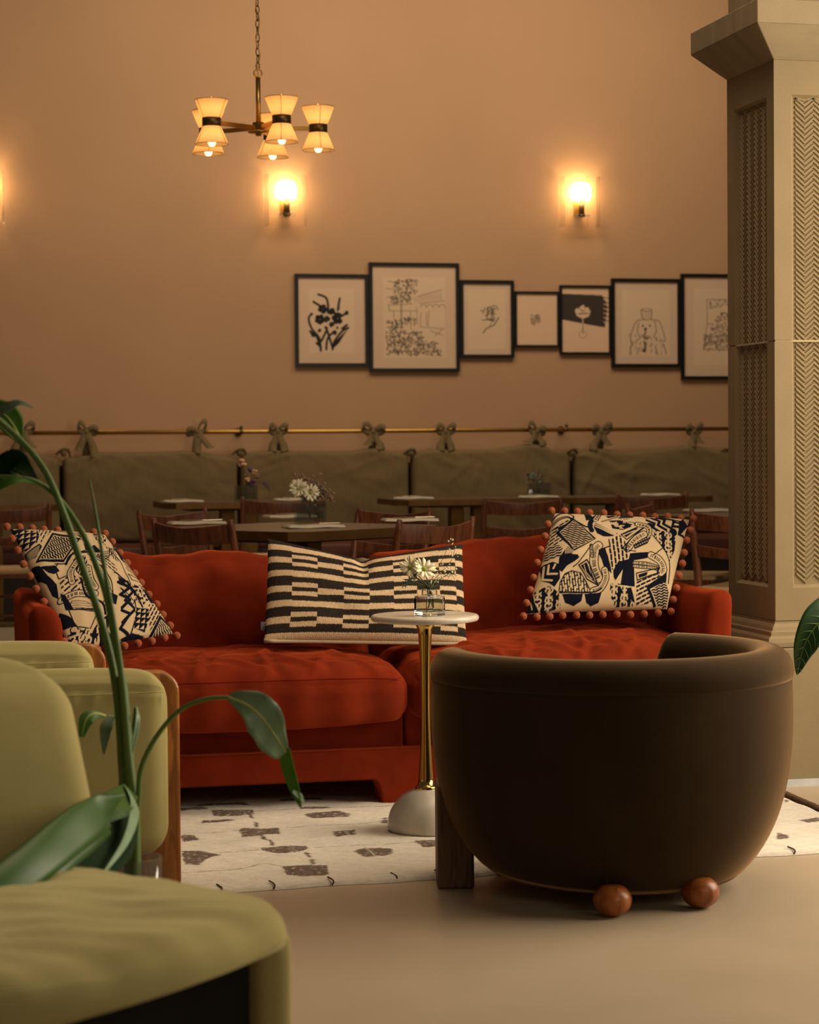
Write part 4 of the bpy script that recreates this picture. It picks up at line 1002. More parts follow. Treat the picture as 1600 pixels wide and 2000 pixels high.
# ================================================================ DINING CHAIRS
def chair_proto():
    t = T('dining_chair', 'x', 'chair', (0, 0, 0), 0, 'dark wood ladder-back dining chairs'); w = .215; d = .20; M = MT['chair']
    for s in (-1, 1):
        t.part('leg', tube(smoothpath([(s * (w - .015), -d + .01, 0), (s * w, -d + .03, .2), (s * w, -d + .03, .44), (s * (w + .004), -d, .62), (s * (w + .006), -d - .035, .80)], 14), [.011, .013, .015, .017, .0185, .019, .019, .0185, .018, .0175, .0165, .0155, .014, .010], 10), M, local=True)
        t.part('leg', tube([(s * (w + .015), d, 0), (s * (w + .012), d, .22), (s * (w + .01), d, .43)], [.011, .017, .018], 10), M, local=True)
        t.part('stretcher', tube([(s * w, -d + .02, .24), (s * w, d, .24)], .009, 8), M, local=True)
    t.part('stretcher', tube([(-w, d, .28), (w, d, .28)], .009, 8), M, local=True)
    t.part('stretcher', tube([(-w, -d + .03, .20), (w, -d + .03, .20)], .009, 8), M, local=True)
    def rail(z0, h, yb, bow, th=.016, arch=.012):
        V = []; n = 18
        for i in range(n + 1):
            u = -1 + 2 * i / n; x = u * (w + .002); y = yb - bow * (1 - u * u)
            zt = z0 + h - arch * (1 - u * u) + .008 * abs(u) ; zb = z0 + .010 * (1 - u * u) * -1
            V += [(x, y, zb), (x, y - .010, zt), (x, y - .010 + th, zt), (x, y + th, zb)]
        Fc = [[i * 4 + k, i * 4 + (k + 1) % 4, i * 4 + 4 + (k + 1) % 4, i * 4 + 4 + k] for i in range(n) for k in range(4)] + [[3, 2, 1, 0], [n * 4, n * 4 + 1, n * 4 + 2, n * 4 + 3]]
        return np.array(V), Fc
    t.part('top_rail', rail(.708, .070, -d - .025, .045), M, local=True, bevel=.004)
    t.part('lower_rail', rail(.588, .045, -d - .002, .040), M, local=True, bevel=.004)
    t.part('seat_frame', join(box(-w, w, d - .015, d + .015, .40, .435), box(-w, w, -d + .015, -d + .045, .40, .435), box(-w - .012, -w + .018, -d + .02, d, .40, .435), box(w - .018, w + .012, -d + .02, d, .40, .435)), M, local=True, smooth=False, bevel=.004)
    V, Fc, U = rbox((w + .012, d, .016), .014, (14, 14, 2)); V[:, 2] += .438 - .012 * (1 - U[:, 0] ** 2) * (1 - U[:, 1] ** 2) * (U[:, 2] > 0)
    t.part('woven_seat', (V, Fc), MT['cord'], local=True)
    snapshot(t.o); return t.o
CH = chair_proto(); used = [False]
def chair(px, zc, ang, label):
    """px = centre of the back in the photograph, zc distance, ang = heading in degrees right of straight away"""
    o = CH if not used[0] else copy_tree(CH); used[0] = True
    p = atd(px, 880, zc); a = -radians(ang) ; back = np.array([-sin(a), cos(a)])   # heading in plan
    o.location = (p[0] + back[0] * .2, p[1] + back[1] * .2, 0); o.rotation_euler = (0, 0, a); o['label'] = label
AY = degrees_yaw = 13.2
chair(12, 11.7, 0, 'dark wood chair behind the left sofa arm, beyond the plant stems')
chair(345, 10.35, AY + 128, 'dark wood chair facing the viewer at the far left side of the nearest dining table')
chair(385, 8.85, AY + 40, 'dark wood chair nearest the sofa on the left side of the nearest dining table')
chair(545, 12.9, 2, 'dark wood chair directly behind the vase of dried lilac flowers')
chair(759, 10.35, AY - 140, 'dark wood chair on the far right side of the nearest dining table')
chair(840, 8.75, AY - 48, 'warm brown dining chair on the near right side of the nearest dining table')
chair(1018, 12.3, 1, 'dark wood chair left of the right printed cushion, under the leafy sprig vase')
chair(1270, 13.2, -3, 'dark wood chair at the far table above the right printed cushion')
chair(1262, 10.9, AY + 112, 'dark wood chair turned sideways just above the right printed cushion')
chair(1448, 9.68, AY + 30, 'dark wood chair half hidden by the stone column')

# ================================================================ DINING TABLES
def clipped(w, d, c):
    return [(-w + c, -d), (w - c, -d), (w, -d + c), (w, d - c), (w - c, d), (-w + c, d), (-w, d - c), (-w, -d + c)]
def table(x, y, w, d, rz, label):
    t = T('dining_table', label, 'table', (x, y, 0), rz, 'brass edged dining tables')
    P = clipped(w / 2, d / 2, .07); Q = clipped(w / 2 - .004, d / 2 - .004, .069)
    t.part('tabletop', prism(Q, .722, .750), MT['tabletop'], local=True, smooth=False)
    V = []; n = 8
    for z in (.712, .749):
        for p, q in zip(P, Q): V += [(p[0], p[1], z), (q[0] * .992, q[1] * .992, z)]
    Fc = []
    for i in range(n):
        j = (i + 1) % n; a, b, c, e = 2 * i, 2 * j, 2 * n + 2 * j, 2 * n + 2 * i
        Fc += [[a, b, c, e], [a + 1, e + 1, c + 1, b + 1], [a, a + 1, b + 1, b], [e, c, c + 1, e + 1]]
    t.part('brass_edge', (np.array(V), Fc), MT['aged'], local=True, smooth=False)
    for s in (-1, 1): t.part('pedestal', box(s * .075 - .045, s * .075 + .045, -.045, .045, .03, .70), MT['aged'], local=True, smooth=False, bevel=.006)
    t.part('top_frame', box(-w * .33, w * .33, -d * .3, d * .3, .695, .722), MT['dkwood'], local=True, smooth=False)
    t.part('foot_plate', box(-.28, .28, -.22, .22, 0, .03), MT['bronze'], local=True, smooth=False, bevel=.006)
    return t
nt_ = atd(575, 900, 9.32); a50 = radians(50 - 13.2)
table(nt_[0], nt_[1], .92, .92, a50, 'square brass edged dining table nearest the sofa with the lilac flower vase')
def at_px(x0, x1, y, depth, label, h=.75):
    a, b = atz(x0, y, h), atz(x1, y, h); Y = 13.55
    a, b = atY(x0, y, Y), atY(x1, y, Y)
    return table((a[0] + b[0]) / 2, Y + depth / 2, b[0] - a[0], depth, 0, label)
at_px(322, 640, 985, .70, 'brass edged dining table at the banquette with the purple flower vase')
at_px(778, 1098, 980, .70, 'brass edged dining table at the banquette with the leafy sprig vase')
at_px(1104, 1400, 975, .70, 'brass edged dining table at the banquette near the stone column')
at_px(-180, 118, 988, .70, 'brass edged dining table at the banquette behind the plant at the far left')
t5 = atd(1484, 900, 10.42); table(t5[0], t5[1], .82, .82, radians(20), 'dining table mostly hidden behind the stone column')

# place settings: folded napkin with fork and knife
def fork_shape(L=.19):
    S = [tube([(-L / 2, 0, .004), (L * .12, 0, .006), (L * .22, 0, .004)], [.0042, .0026, .0045], 6, ell=.5)]
    S.append(box(L * .22, L * .30, -.010, .010, .0025, .005))
    for k in range(4): y = -.0085 + k * .0057; S.append(box(L * .30, L * .5, y - .0014, y + .0014, .003, .0052))
    return join(*S)
def knife_shape(L=.21): return join(tube([(-L / 2, 0, .004), (0, 0, .005)], [.0045, .004], 6, ell=.6), prism([(0, -.006), (L * .45, -.009), (L * .5, -.002), (L * .5, .004), (0, .006)], .0035, .0055))
nap0 = None
def setting(x, y, z, rz, where, metal='steel'):
    global nap0
    n = T('napkin', 'folded white napkin ' + where, 'napkin', (x, y, z), rz, 'folded napkins on the dining tables')
    V, Fc, U = rbox((.125, .052, .0045), .004, (12, 6, 2)); V[:, 2] += .0048 + .0015 * np.sin(U[:, 0] * 5); n.part('folded_cloth', (V, Fc), MT['napkin'], local=True)
    V, Fc, U = rbox((.120, .049, .0025), .002, (12, 6, 2)); V[:, 2] += .0108 + .0015 * np.sin(U[:, 0] * 5); V[:, 0] += .003; n.part('top_fold', (V, Fc), MT['napkin'], local=True)
    for nm, sh, dy, m_ in (('fork', fork_shape(), .012, metal), ('knife', knife_shape(), -.016, 'steel')):
        c, s = cos(rz), sin(rz); o = link_mesh(nm, sh, MT[m_], smooth=False); o.location = (x + (.02) * c - dy * s, y + .02 * s + dy * c, z + .0145); o.rotation_euler = (0, 0, rz + .18)
        tag(o, '%s %s lying on the napkin %s' % ('copper toned' if m_ == 'copper' else 'steel', nm, where), nm, nm + 's on the dining tables')
def set_px(x, y, where, rz=0, metal='steel', z=.7505, Y=None):
    q = atz(x, y, z) if Y is None else atY(x, y, Y); setting(q[0], q[1], z, rz, where, metal)
set_px(612, 1031, 'at the near corner of the nearest dining table', .15, 'copper')
set_px(384, 1024, 'on the left side of the nearest dining table', .1)
set_px(800, 1018, 'on the right side of the nearest dining table', .0, 'copper')
set_px(566, 1011, 'behind the lilac flower vase', .2)
set_px(357, 982, 'at the left end of the purple flower table', .1, 'steel', .7505, 13.75)
set_px(574, 982, 'right of the purple flower vase', .1, 'steel', .7505, 13.8)
set_px(808, 976, 'at the left end of the leafy sprig table', .0, 'steel', .7505, 13.75)
set_px(1052, 976, 'under the leafy sprig vase side', .0, 'steel', .7505, 13.67)
set_px(1290, 972, 'on the banquette table near the column', .0, 'steel', .7505, 13.8)
set_px(1385, 1008, 'on the table half hidden by the column', .1, 'steel', .7505, 10.35)

def table_vases():
    # dried lilac posy on the nearest table
    q = atz(606, 1020, .7505); c = np.array([q[0], q[1], .7505])
    t = T('flower_vase', 'square glass vase of dried lilac sprigs and cream daisies on nearest dining table', 'vase', tuple(c))
    square_vase(t, c, .105, .085, .45); A = lambda x, y, dy=0: atY(x, y, c[1] + dy)
    for (x, y, n) in ((584, 954, (-.4, -1, .3)), (606, 962, (.2, -1, .1)), (577, 948, (-.6, -1, .5))):
        p = A(x, y, -.02); t.part('stem', tube([c + [0, 0, .02], p], .0022, 6), MT['stemd']); daisy(t, p, n, .042 if y != 948 else .025)
    for pts in ([(606, 985), (603, 955), (598, 932)], [(606, 985), (612, 950), (618, 930)], [(606, 985), (592, 945), (585, 935)], [(606, 985), (622, 955), (628, 945)], [(607, 985), (628, 965), (640, 960)], [(607, 985), (632, 965), (647, 978)]):
        sprig(t, [c + [0, 0, .03]] + [A(x, y, random.uniform(-.03, .03)) for x, y in pts], .0018, 'stemd', 34, 'lilac', .006, .024)
    # purple posy
    q = atY(481, 983, 13.80); c = np.array([q[0], q[1], .7505])
    t = T('flower_vase', 'square glass vase of peach carnation and purple flowers on a banquette table', 'vase', tuple(c))
    square_vase(t, c, .115, .10, .3)
    for (x, y, mt_, r) in ((474, 904, 'peach', .030), (497, 922, 'peach', .022), (484, 936, 'peach', .022), (488, 918, 'purple', .022), (494, 944, 'purple', .028), (482, 925, 'lilac', .02), (501, 930, 'lilac', .02)):
        p = atY(x, y, c[1] - .02); s = t.part('stem', tube(smoothpath([c + [random.uniform(-.02, .02), 0, .02], c + [0, 0, .09], p], 8), .0022, 6), MT['stem'])
        B = [ball(prng(p, r * .55), r * .5, 8, 5, .7) for _ in range(7)]; t.part('flower_head', join(*B), MT[mt_], parent=s)
    sprig(t, [c + [0, 0, .05], atY(500, 945, c[1]), atY(518, 945, c[1]), atY(528, 962, c[1])], .002, 'stemd', 20, 'purple', .005, .012)
    # leafy sprig vase
    q = atY(1054, 975, 13.80); c = np.array([q[0], q[1], .7505])
    t = T('flower_vase', 'square glass vase of eucalyptus leaves and thin sprigs on a banquette table', 'vase', tuple(c))
    square_vase(t, c, .115, .095, .3)
    for pts in ([(1050, 950), (1045, 925), (1040, 912)], [(1056, 950), (1064, 925), (1070, 912)], [(1054, 950), (1060, 930), (1052, 915)]):
        sprig(t, [c + [0, 0, .03]] + [atY(x, y, c[1]) for x, y in pts], .0018, 'stemd', 16, 'thistle', .004, .012)
    S = []
    for k in range(46):
        p = atY(1046 + random.uniform(-16, 14), 932 + random.uniform(-9, 10), c[1] + random.uniform(-.04, .04)); d = prng((0, 0, 0), 1); d /= np.linalg.norm(d); e = np.cross(d, prng((0, 0, 0), 1)); e /= np.linalg.norm(e)
        S.append((np.array([p - d * .014, p + e * .008, p + d * .014, p - e * .008]), [[0, 1, 2, 3]]))
    o = t.part('foliage', join(*S), MT['thistle'], smooth=False); o['kind'] = 'stuff'
    t.part('stem', tube([c + [0, 0, .02], atY(1048, 935, c[1])], .003, 6), MT['stemd'])
    q = atY(1037, 976, 13.74); o = link_mesh('candle_glass', lathe([(.001, 0), (.016, 0), (.018, .02), (.018, .05), (.015, .05), (.013, .01), (.001, .008)], 16), MT['glass']); o.location = (q[0], q[1], .7505)
    tag(o, 'tiny clear glass tealight holder left of the leafy sprig vase', 'candle holder')
table_vases()

# ================================================================ PICTURES
def art_flowers(c, w, h):
    r = random.Random(4); S = lambda x, y: ((x - 85) / 480 * w, (y - 185) / 612 * h)
    for P in ([(245, 710), (235, 620), (180, 550), (160, 480), (180, 450)], [(250, 640), (290, 560)], [(285, 700), (290, 640), (310, 600), (345, 575)], [(330, 700), (345, 640), (400, 570), (445, 545)],
              [(330, 690), (310, 620), (290, 560)], [(300, 380), (285, 330), (230, 308)], [(300, 440), (300, 380)], [(370, 420), (378, 370), (385, 335)], [(215, 655), (240, 680), (245, 705)], [(170, 570), (200, 605)], [(195, 360), (235, 385)], [(400, 550), (435, 525)], [(400, 460), (430, 440)]):
        q = smoothpath([S(*p) + (0,) for p in P], 16); c.line(q[:, :2], w * .018)
    for x, y, R in ((262, 412, 34), (328, 430, 26), (240, 485, 36), (368, 478, 42), (290, 483, 24), (325, 522, 20), (345, 580, 18), (237, 565, 14), (435, 438, 16), (180, 448, 12), (285, 545, 13), (365, 545, 10)):
        for k in range(5): a = k * 1.257 + r.random(); p = S(x + R * .55 * cos(a), y + R * .55 * sin(a)); c.disk(p[0], p[1], R * .5 / 480 * w)
    for P in ([(330, 700), (350, 640), (445, 548), (380, 650)], [(245, 710), (205, 600), (175, 560), (235, 620)], [(365, 420), (378, 335), (388, 345), (382, 415)], [(165, 575), (205, 600), (185, 615)], [(395, 555), (438, 524), (420, 545)]): c.poly([S(*p) for p in P])
def scribble(c, r, box_, n, L, wd, v=.8):
    x0, y0, x1, y1 = box_
    for k in range(n):
        x, y = r.uniform(x0, x1), r.uniform(y0, y1); a = r.uniform(0, 6.28); c.arc(x, y, r.uniform(.4, 1) * L, a, a + r.uniform(1.5, 4.5), wd, v)
def art_garden(c, w, h):
    r = random.Random(9); S = lambda x, y: ((x - 612) / 600 * w, (y - 100) / 740 * h); K = w / 600
    for P in ([(715, 330), (810, 310)], [(720, 385), (900, 375)], [(730, 425), (940, 425)], [(730, 385), (735, 425)], [(765, 430), (768, 490)], [(815, 290), (818, 540)], [(822, 290), (824, 540)], [(885, 430), (888, 560)], [(930, 400), (932, 520)], [(940, 320), (1110, 270)], [(950, 370), (1130, 350)], [(960, 540), (1130, 555)], [(1020, 420), (1010, 540)], [(960, 440), (955, 540)], [(1000, 440), (1000, 530)], [(1030, 570), (1120, 600)], [(1060, 610), (1110, 560)], [(710, 265), (820, 275)], [(725, 210), (800, 225)], [(860, 215), (930, 200)]):
        c.line([S(*p) for p in P], .9, .75)
    for k in range(4): c.arc(*S(980 + k * 45, 400), 22 * K, pi, 2 * pi, .9, .7)
    for k in range(16): x = 910 + k * 13; c.line([S(x, 325 - k * 2.5), S(x + 6, 362 - k * 1.5)], .7, .55)
    for bx, n in (((770, 200, 930, 300), 90), ((820, 290, 890, 365), 40), ((745, 320, 800, 375), 30), ((840, 470, 920, 525), 30), ((710, 490, 830, 740), 190), ((830, 570, 980, 745), 170), ((980, 650, 1080, 745), 60), ((1070, 700, 1110, 750), 14)):
        a, b = S(bx[0], bx[1]), S(bx[2], bx[3]); scribble(c, r, (a[0], a[1], b[0], b[1]), int(n * .9), 9 * K, .9, .85)
def art_sketch(c, w, h):
    r = random.Random(5); scribble(c, r, (w * .38, h * .36, w * .68, h * .50), 16, w * .08, 1.2, .9)
    c.line([(w * .75, h * .48), (w * .66, h * .58), (w * .48, h * .64), (w * .42, h * .70)], 1.6, .9); c.line([(w * .64, h * .50), (w * .56, h * .60)], .9, .7)
def art_small(c, w, h):
    r = random.Random(6); scribble(c, r, (w * .38, h * .44, w * .58, h * .56), 26, w * .07, 1.1, .7); c.poly([(w * .36, h * .50), (w * .60, h * .50), (w * .60, h * .56), (w * .36, h * .56)], .45)
def art_coupe(c, w, h):
    c.poly([(0, h * .10), (w * .86, h * .12), (w * .94, h * .2), (w * .98, h * .30), (w * .92, h * .62), (w * .6, h * .58), (0, h * .50)], .95)
    for k in range(12): c.line([(w * .90, h * (.15 + .035 * k)), (w, h * (.17 + .035 * k))], 1.2, 0 if k % 2 else .9)
    c.poly([(w * .28, h * .36), (w * .62, h * .36), (w * .58, h * .45), (w * .48, h * .48), (w * .42, h * .48), (w * .32, h * .44)], 0)
    for x, y, R in ((.34, .36, .05), (.44, .33, .06), (.54, .345, .05), (.46, .29, .025)): c.disk(w * x, h * y, w * R, 0)
    c.line([(w * .36, h * .41), (w * .56, h * .40)], 1.6, .9); c.line([(w * .40, h * .34), (w * .44, h * .37), (w * .50, h * .35)], 1.3, .8)
    c.line([(w * .45, h * .48), (w * .45, h * .57)], 1.5, 0); c.line([(w * .45, h * .57), (w * .45, h * .72)], 1.5, .7); c.arc(w * .45, h * .73, w * .08, 0, 6.28, .9, .5)
def art_dog(c, w, h):
    S = lambda x, y: ((x - 770) / 450 * w, (y - 210) / 600 * h)
    def st(*P, wd=1.2, v=.8): c.line(smoothpath([S(*p) + (0,) for p in P], 20)[:, :2], wd, v)
    st((960, 415), (975, 480), (1030, 480), (1038, 415)); st((960, 415), (1000, 405), (1038, 415), (1000, 425), (960, 415), wd=.8)
    for k in range(4): st((965 + k, 430 + k * 13), (1034 - k, 430 + k * 13), wd=.6, v=.5)
    st((985, 485), (930, 500), (900, 560), (885, 640), (905, 680)); st((1030, 485), (1090, 500), (1115, 560), (1135, 640), (1105, 640))
    st((945, 510), (935, 570), (950, 620), (930, 640)); st((1060, 500), (1070, 570), (1055, 610), (1080, 640))
    for x in (973, 1025): c.disk(*S(x, 533), w * .016)
    c.disk(*S(992, 557), w * .022); st((992, 565), (990, 590), (975, 610), (1000, 630), (1020, 610), wd=1.8, v=.95); c.disk(*S(997, 613), w * .018, .9)
    for k in range(26):
        x = 880 + (k * 37) % 255; y = 590 + (k * 53) % 140; st((x, y), (x - 6 + (k % 3) * 5, y + 26), wd=1, v=.6)
    st((985, 650), (990, 690), (975, 720), wd=3, v=.9); c.disk(*S(985, 715), w * .025, .9); st((880, 740), (890, 680), (905, 650)); st((1140, 740), (1130, 690), (1115, 660)); st((930, 745), (945, 690)); st((1080, 745), (1065, 690))
def art_crowd(c, w, h):
    r = random.Random(8); S = lambda x, y: ((x - 1268) / 460 * w, (y - 185) / 705 * h); K = w / 460
    c.line([S(1420, 345), S(1700, 345), S(1700, 710)], 1, .8); c.line([S(1420, 345), S(1422, 510), S(1395, 700), S(1700, 710)], 1, .8)
    for bx, n in (((1430, 510, 1690, 600), 120), ((1400, 600, 1690, 705), 200), ((1440, 350, 1690, 400), 30), ((1480, 440, 1690, 510), 50)):
        a, b = S(*bx[:2]), S(*bx[2:]); scribble(c, r, (a[0], a[1], b[0], b[1]), n, 9 * K, .9, .75)
    for k in range(5): c.disk(*S(1518 + k * 42, 445 + (k % 2) * 8), 9 * K, .85)
FR = [((577, 535, 720.5, 716), art_flowers, .16, 'black framed print of dark flowers, leftmost of the picture row'),
      ((722, 513, 898, 726), art_garden, .13, 'largest black framed ink drawing of a garden terrace, second from left'),
      ((899.5, 547, 1005, 699), art_sketch, .10, 'black framed small brush sketch with glass reflections right of the garden drawing'),
      ((1006, 569, 1093.5, 678), art_small, 0.0, 'smallest black framed sketch in the middle of the picture row'),
      ((1094.5, 557, 1194.5, 692), art_coupe, 0.0, 'black framed picture of a dessert coupe on a dark painted block'),
      ((1195.5, 544, 1330.5, 717), art_dog, .12, 'black framed line drawing of a long-haired dog wearing a hat'),
      ((1331.5, 535, 1480, 741), art_crowd, .14, 'black framed ink drawing partly hidden behind the stone column')]
for k, ((x0, y0, x1, y1), fn, mount, label) in enumerate(FR):
    Yf = YW - .03; a = (atY(x0, y0, Yf) + atY(x0, y1, Yf)) / 2; b = (atY(x1, y0, Yf) + atY(x1, y1, Yf)) / 2
    zt = (atY(x0, y0, Yf)[2] + atY(x1, y0, Yf)[2]) / 2; zb = (atY(x0, y1, Yf)[2] + atY(x1, y1, Yf)[2]) / 2; X0, X1 = a[0], b[0]
    t = T('framed_picture', label, 'picture', ((X0 + X1) / 2, YW - .02, zb), 0, 'framed pictures on the back wall')
    f = .024 if k not in (3, 4) else .016; yb, yf_ = YW - .002, Yf
    S = [box(X0, X1, yf_, yb, zt - f, zt), box(X0, X1, yf_, yb, zb, zb + f), box(X0, X0 + f, yf_, yb, zb + f, zt - f), box(X1 - f, X1, yf_, yb, zb + f, zt - f)]
    t.part('frame', join(*S), MT['black'], smooth=False)
    w, h = X1 - X0 - 2 * f, zt - zb - 2 * f; W_, H_ = int(w / .0026), int(h / .0026); c = Canvas(W_, H_, (228, 198, 166)); c.lw = 1.8; fn(c, W_, H_)
    U, Vv = np.meshgrid(np.linspace(0, 1, W_), np.linspace(0, 1, H_), indexing='ij')
    P = np.stack([(X0 + f + U * w).ravel(), np.full(U.size, yf_ + .014), (zt - f - Vv * h).ravel()], 1)
    cc = c.sample((U * W_).ravel(), (Vv * H_).ravel(), (26, 20, 20))
    if k in (3, 4): cc = cc * [1.05, .98, .95]
    if mount:                          # card mount is faintly darker round the sheet
        mk = ((U < mount) | (U > 1 - mount) | (Vv < mount * .8) | (Vv > 1 - mount * .8)).ravel(); cc[mk] *= [.93, .90, .92]
    t.part('artwork', (P, grid_faces(W_ - 1, H_ - 1)), MT['paper'], smooth=False, colors=cc)
    t.part('glass', box(X0 + f * .8, X1 - f * .8, yf_ + .008, yf_ + .0095, zb + f * .8, zt - f * .8), MT['pane'], smooth=False)

# ================================================================ WALL SCONCES
def point(name, loc, e, c, r=.03, parent=None):
    l = bpy.data.lights.new(name, 'POINT'); l.energy = e; l.color = c; l.shadow_soft_size = r
    o = bpy.data.objects.new(name, l); COL.objects.link(o); o.location = loc; return o
def sconce(px, py, label):
    q = atY(px, py, YW - .08); x, z = q[0], q[2]
    t = T('wall_sconce', label, 'wall lamp', (x, YW, z - .15), 0, 'glass wall sconces')
    t.part('back_plate', join(box(x - .030, x + .030, YW - .012, YW - .001, z - .12, z + .05)), MT['brassd'], smooth=False, bevel=.003)
    t.part('lamp_holder', join(tube([(x + .004, YW - .08, z - .13), (x + .004, YW - .08, z - .01)], .022, 14), tube([(x + .004, YW - .08, z - .1), (x + .004, YW - .01, z - .1)], .010, 8)), MT['bronze'])
    t.part('drip_disc', lathe([(.001, 0), (.058, 0), (.058, .006), (.001, .006)], 24, (x + .004, YW - .08, z - .125)), MT['glass'])
    t.part('bulb', lathe([(.001, -.01), (.060, -.01), (.068, .006), (.070, .05), (.066, .085), (.045, .105), (.001, .112)], 20, (x, YW - .08, z)), MT['bulb'])
    # bent glass: two side leaves and a curved front
    for s in (-1, 1):
        P = smoothpath([(s * .137, -.012), (s * .137, -.06), (s * .125, -.10), (s * .09, -.118), (s * .036, -.12)], 12)[:, :2] if False else np.array([(s * .137, -.012), (s * .137, -.075), (s * .130, -.100), (s * .112, -.112), (s * .036, -.114)])
        V = []; n = len(P)
        for zz in (z - .20, z + .155):
            for (a, b) in P: V.append((x + a, YW + b, zz))
        t.part('glass_leaf', (np.array(V), [[i, i + 1, n + i + 1, n + i] for i in range(n - 1)]), MT['glass'], solid=.006, smooth=False)
    for a, b in ((-.045, .075), (.035, .08), (.07, .06)): t.part('screw', ball((x + a, YW - .122, z + b), .006, 8, 6), MT['bronze'])
    point('sconce_light', (x, YW - .15, z + .03), 2.1, (1.0, .56, .20), .03)
    point('sconce_wall_light', (x, YW - .045, z + .10), 0.8, (1.0, .56, .20), .02)
sconce(559, 385, 'lit glass wall sconce under the chandelier'); sconce(1135, 388, 'lit glass wall sconce above the smallest framed pictures'); sconce(-34, 375, 'lit glass wall sconce at the left picture edge')

# ================================================================ CHANDELIER
def chandelier():
    c = atd(505, 250, 9.4); t = T('chandelier', 'brass five-arm chandelier with pleated double cone shades on a chain', 'chandelier', (c[0], c[1], c[2]))
    x, y, z = c; kf = 9.4 / F
    t.part('hub', lathe([(.001, -.035), (.012, -.034), (.014, -.022), (.045, -.020), (.048, -.014), (.026, -.012), (.026, .022), (.012, .026), (.001, .028)], 24, (x, y, z)), MT['brassd'])
    zt = z + 98 * kf; t.part('rod', tube([(x, y, z), (x, y, zt)], .0105, 12), MT['brassd'])
    rz_ = zt + .018; th = np.linspace(0, 2 * pi, 20); t.part('ring', tube([(x + .017 * cos(a), y, rz_ + .017 * sin(a)) for a in th], .0035, 8), MT['brassd'])
    zz = rz_ + .030; k = 0; S0 = None
    while zz < z + .78:
        a = (k % 2) * pi / 2 + .3
        P = [(.0085 * cos(q) * cos(a), .0085 * cos(q) * sin(a), .018 * sin(q)) for q in np.linspace(0, 2 * pi, 14)]
        if S0 is None: S0 = t.part('chain_link', tube(np.array(P) + [x, y, zz], .0022, 6), MT['bronze']); z00 = zz; a0 = a
        else:
            o = t.part('chain_link', tube(np.array(P) + [x, y, zz], .0022, 6), MT['bronze'])
        zz += .0300; k += 1
    t.part('flex', tube(smoothpath([(x, y - .004, zt)] + [(x + .009 * sin(i * 2.1), y - .006 + .006 * cos(i * 1.7), zt + .05 + i * .05) for i in range(14)], 60), .0032, 6), MT['wire'])
    Rr = 117 * kf
    for i in range(5):
        a = radians(8 + 72 * i) - radians(0); d = np.array([cos(a) * rt[0] + sin(a) * fw[0] , cos(a) * rt[1] + sin(a) * fw[1], 0]); d /= np.linalg.norm(d)
        p = np.array([x, y, z]) + d * Rr; n = np.array([-d[1], d[0], 0])
        e0 = np.array([x, y, z]) + d * .02; e1 = p - d * .03; V = []
        for q in (e0, e1):
            for s, h in ((-1, -.009), (1, -.009), (1, .009), (-1, .009)): V.append(q + n * s * .006 + [0, 0, h])
        arm = t.part('arm', (np.array(V), [[0, 1, 2, 3], [7, 6, 5, 4]] + [[k, (k + 1) % 4, 4 + (k + 1) % 4, 4 + k] for k in range(4)]), MT['brassd'], smooth=False)
        t.part('collar', lathe([(.037, -.017), (.039, -.017), (.039, .017), (.037, .017)], 32, p, cap=False), MT['bronze'], solid=.002)
        for s in (-1, 1):
            pr = [(.036, s * .014), (.069, s * .092)]; seg = 72; V = []; m_ = 6
            for j in range(m_ + 1):
                r_ = pr[0][0] + (pr[1][0] - pr[0][0]) * j / m_; h_ = pr[0][1] + (pr[1][1] - pr[0][1]) * j / m_
                for q in range(seg): rr_ = r_ + (.0014 if q % 2 else -.0014); V.append((p[0] + rr_ * cos(2 * pi * q / seg), p[1] + rr_ * sin(2 * pi * q / seg), p[2] + h_))
            Fc = [[j * seg + q, j * seg + (q + 1) % seg, (j + 1) * seg + (q + 1) % seg, (j + 1) * seg + q] for j in range(m_) for q in range(seg)]
            sh = t.part('lamp_shade', (np.array(V), Fc), MT['shade'], parent=None)
            R_ = [tube([(p[0] + .0695 * cos(q), p[1] + .0695 * sin(q), p[2] + s * .092) for q in np.linspace(0, 2 * pi, 40)], .0014, 5)]
            for q0 in (0.5, 2.6, 4.7): R_.append(tube([(p[0] + .0365 * cos(q0 + i), p[1] + .0365 * sin(q0 + i), p[2] + s * .015), (p[0] + .0690 * cos(q0 + i), p[1] + .0690 * sin(q0 + i), p[2] + s * .092)], .0013, 5))
            t.part('shade_trim', join(*R_), MT['brassd'], parent=sh)
            b = lathe([(.001, -.026), (.010, -.024), (.016, -.012), (.018, .0), (.016, .014), (.009, .026), (.001, .03)], 14, p + np.array([0, 0, s * .075])); t.part('bulb', b, MT['lampbulb'])
            point('lamp_light', p + np.array([0, 0, s * .058]), 0.20, (1.0, .56, .24), .016)
chandelier()

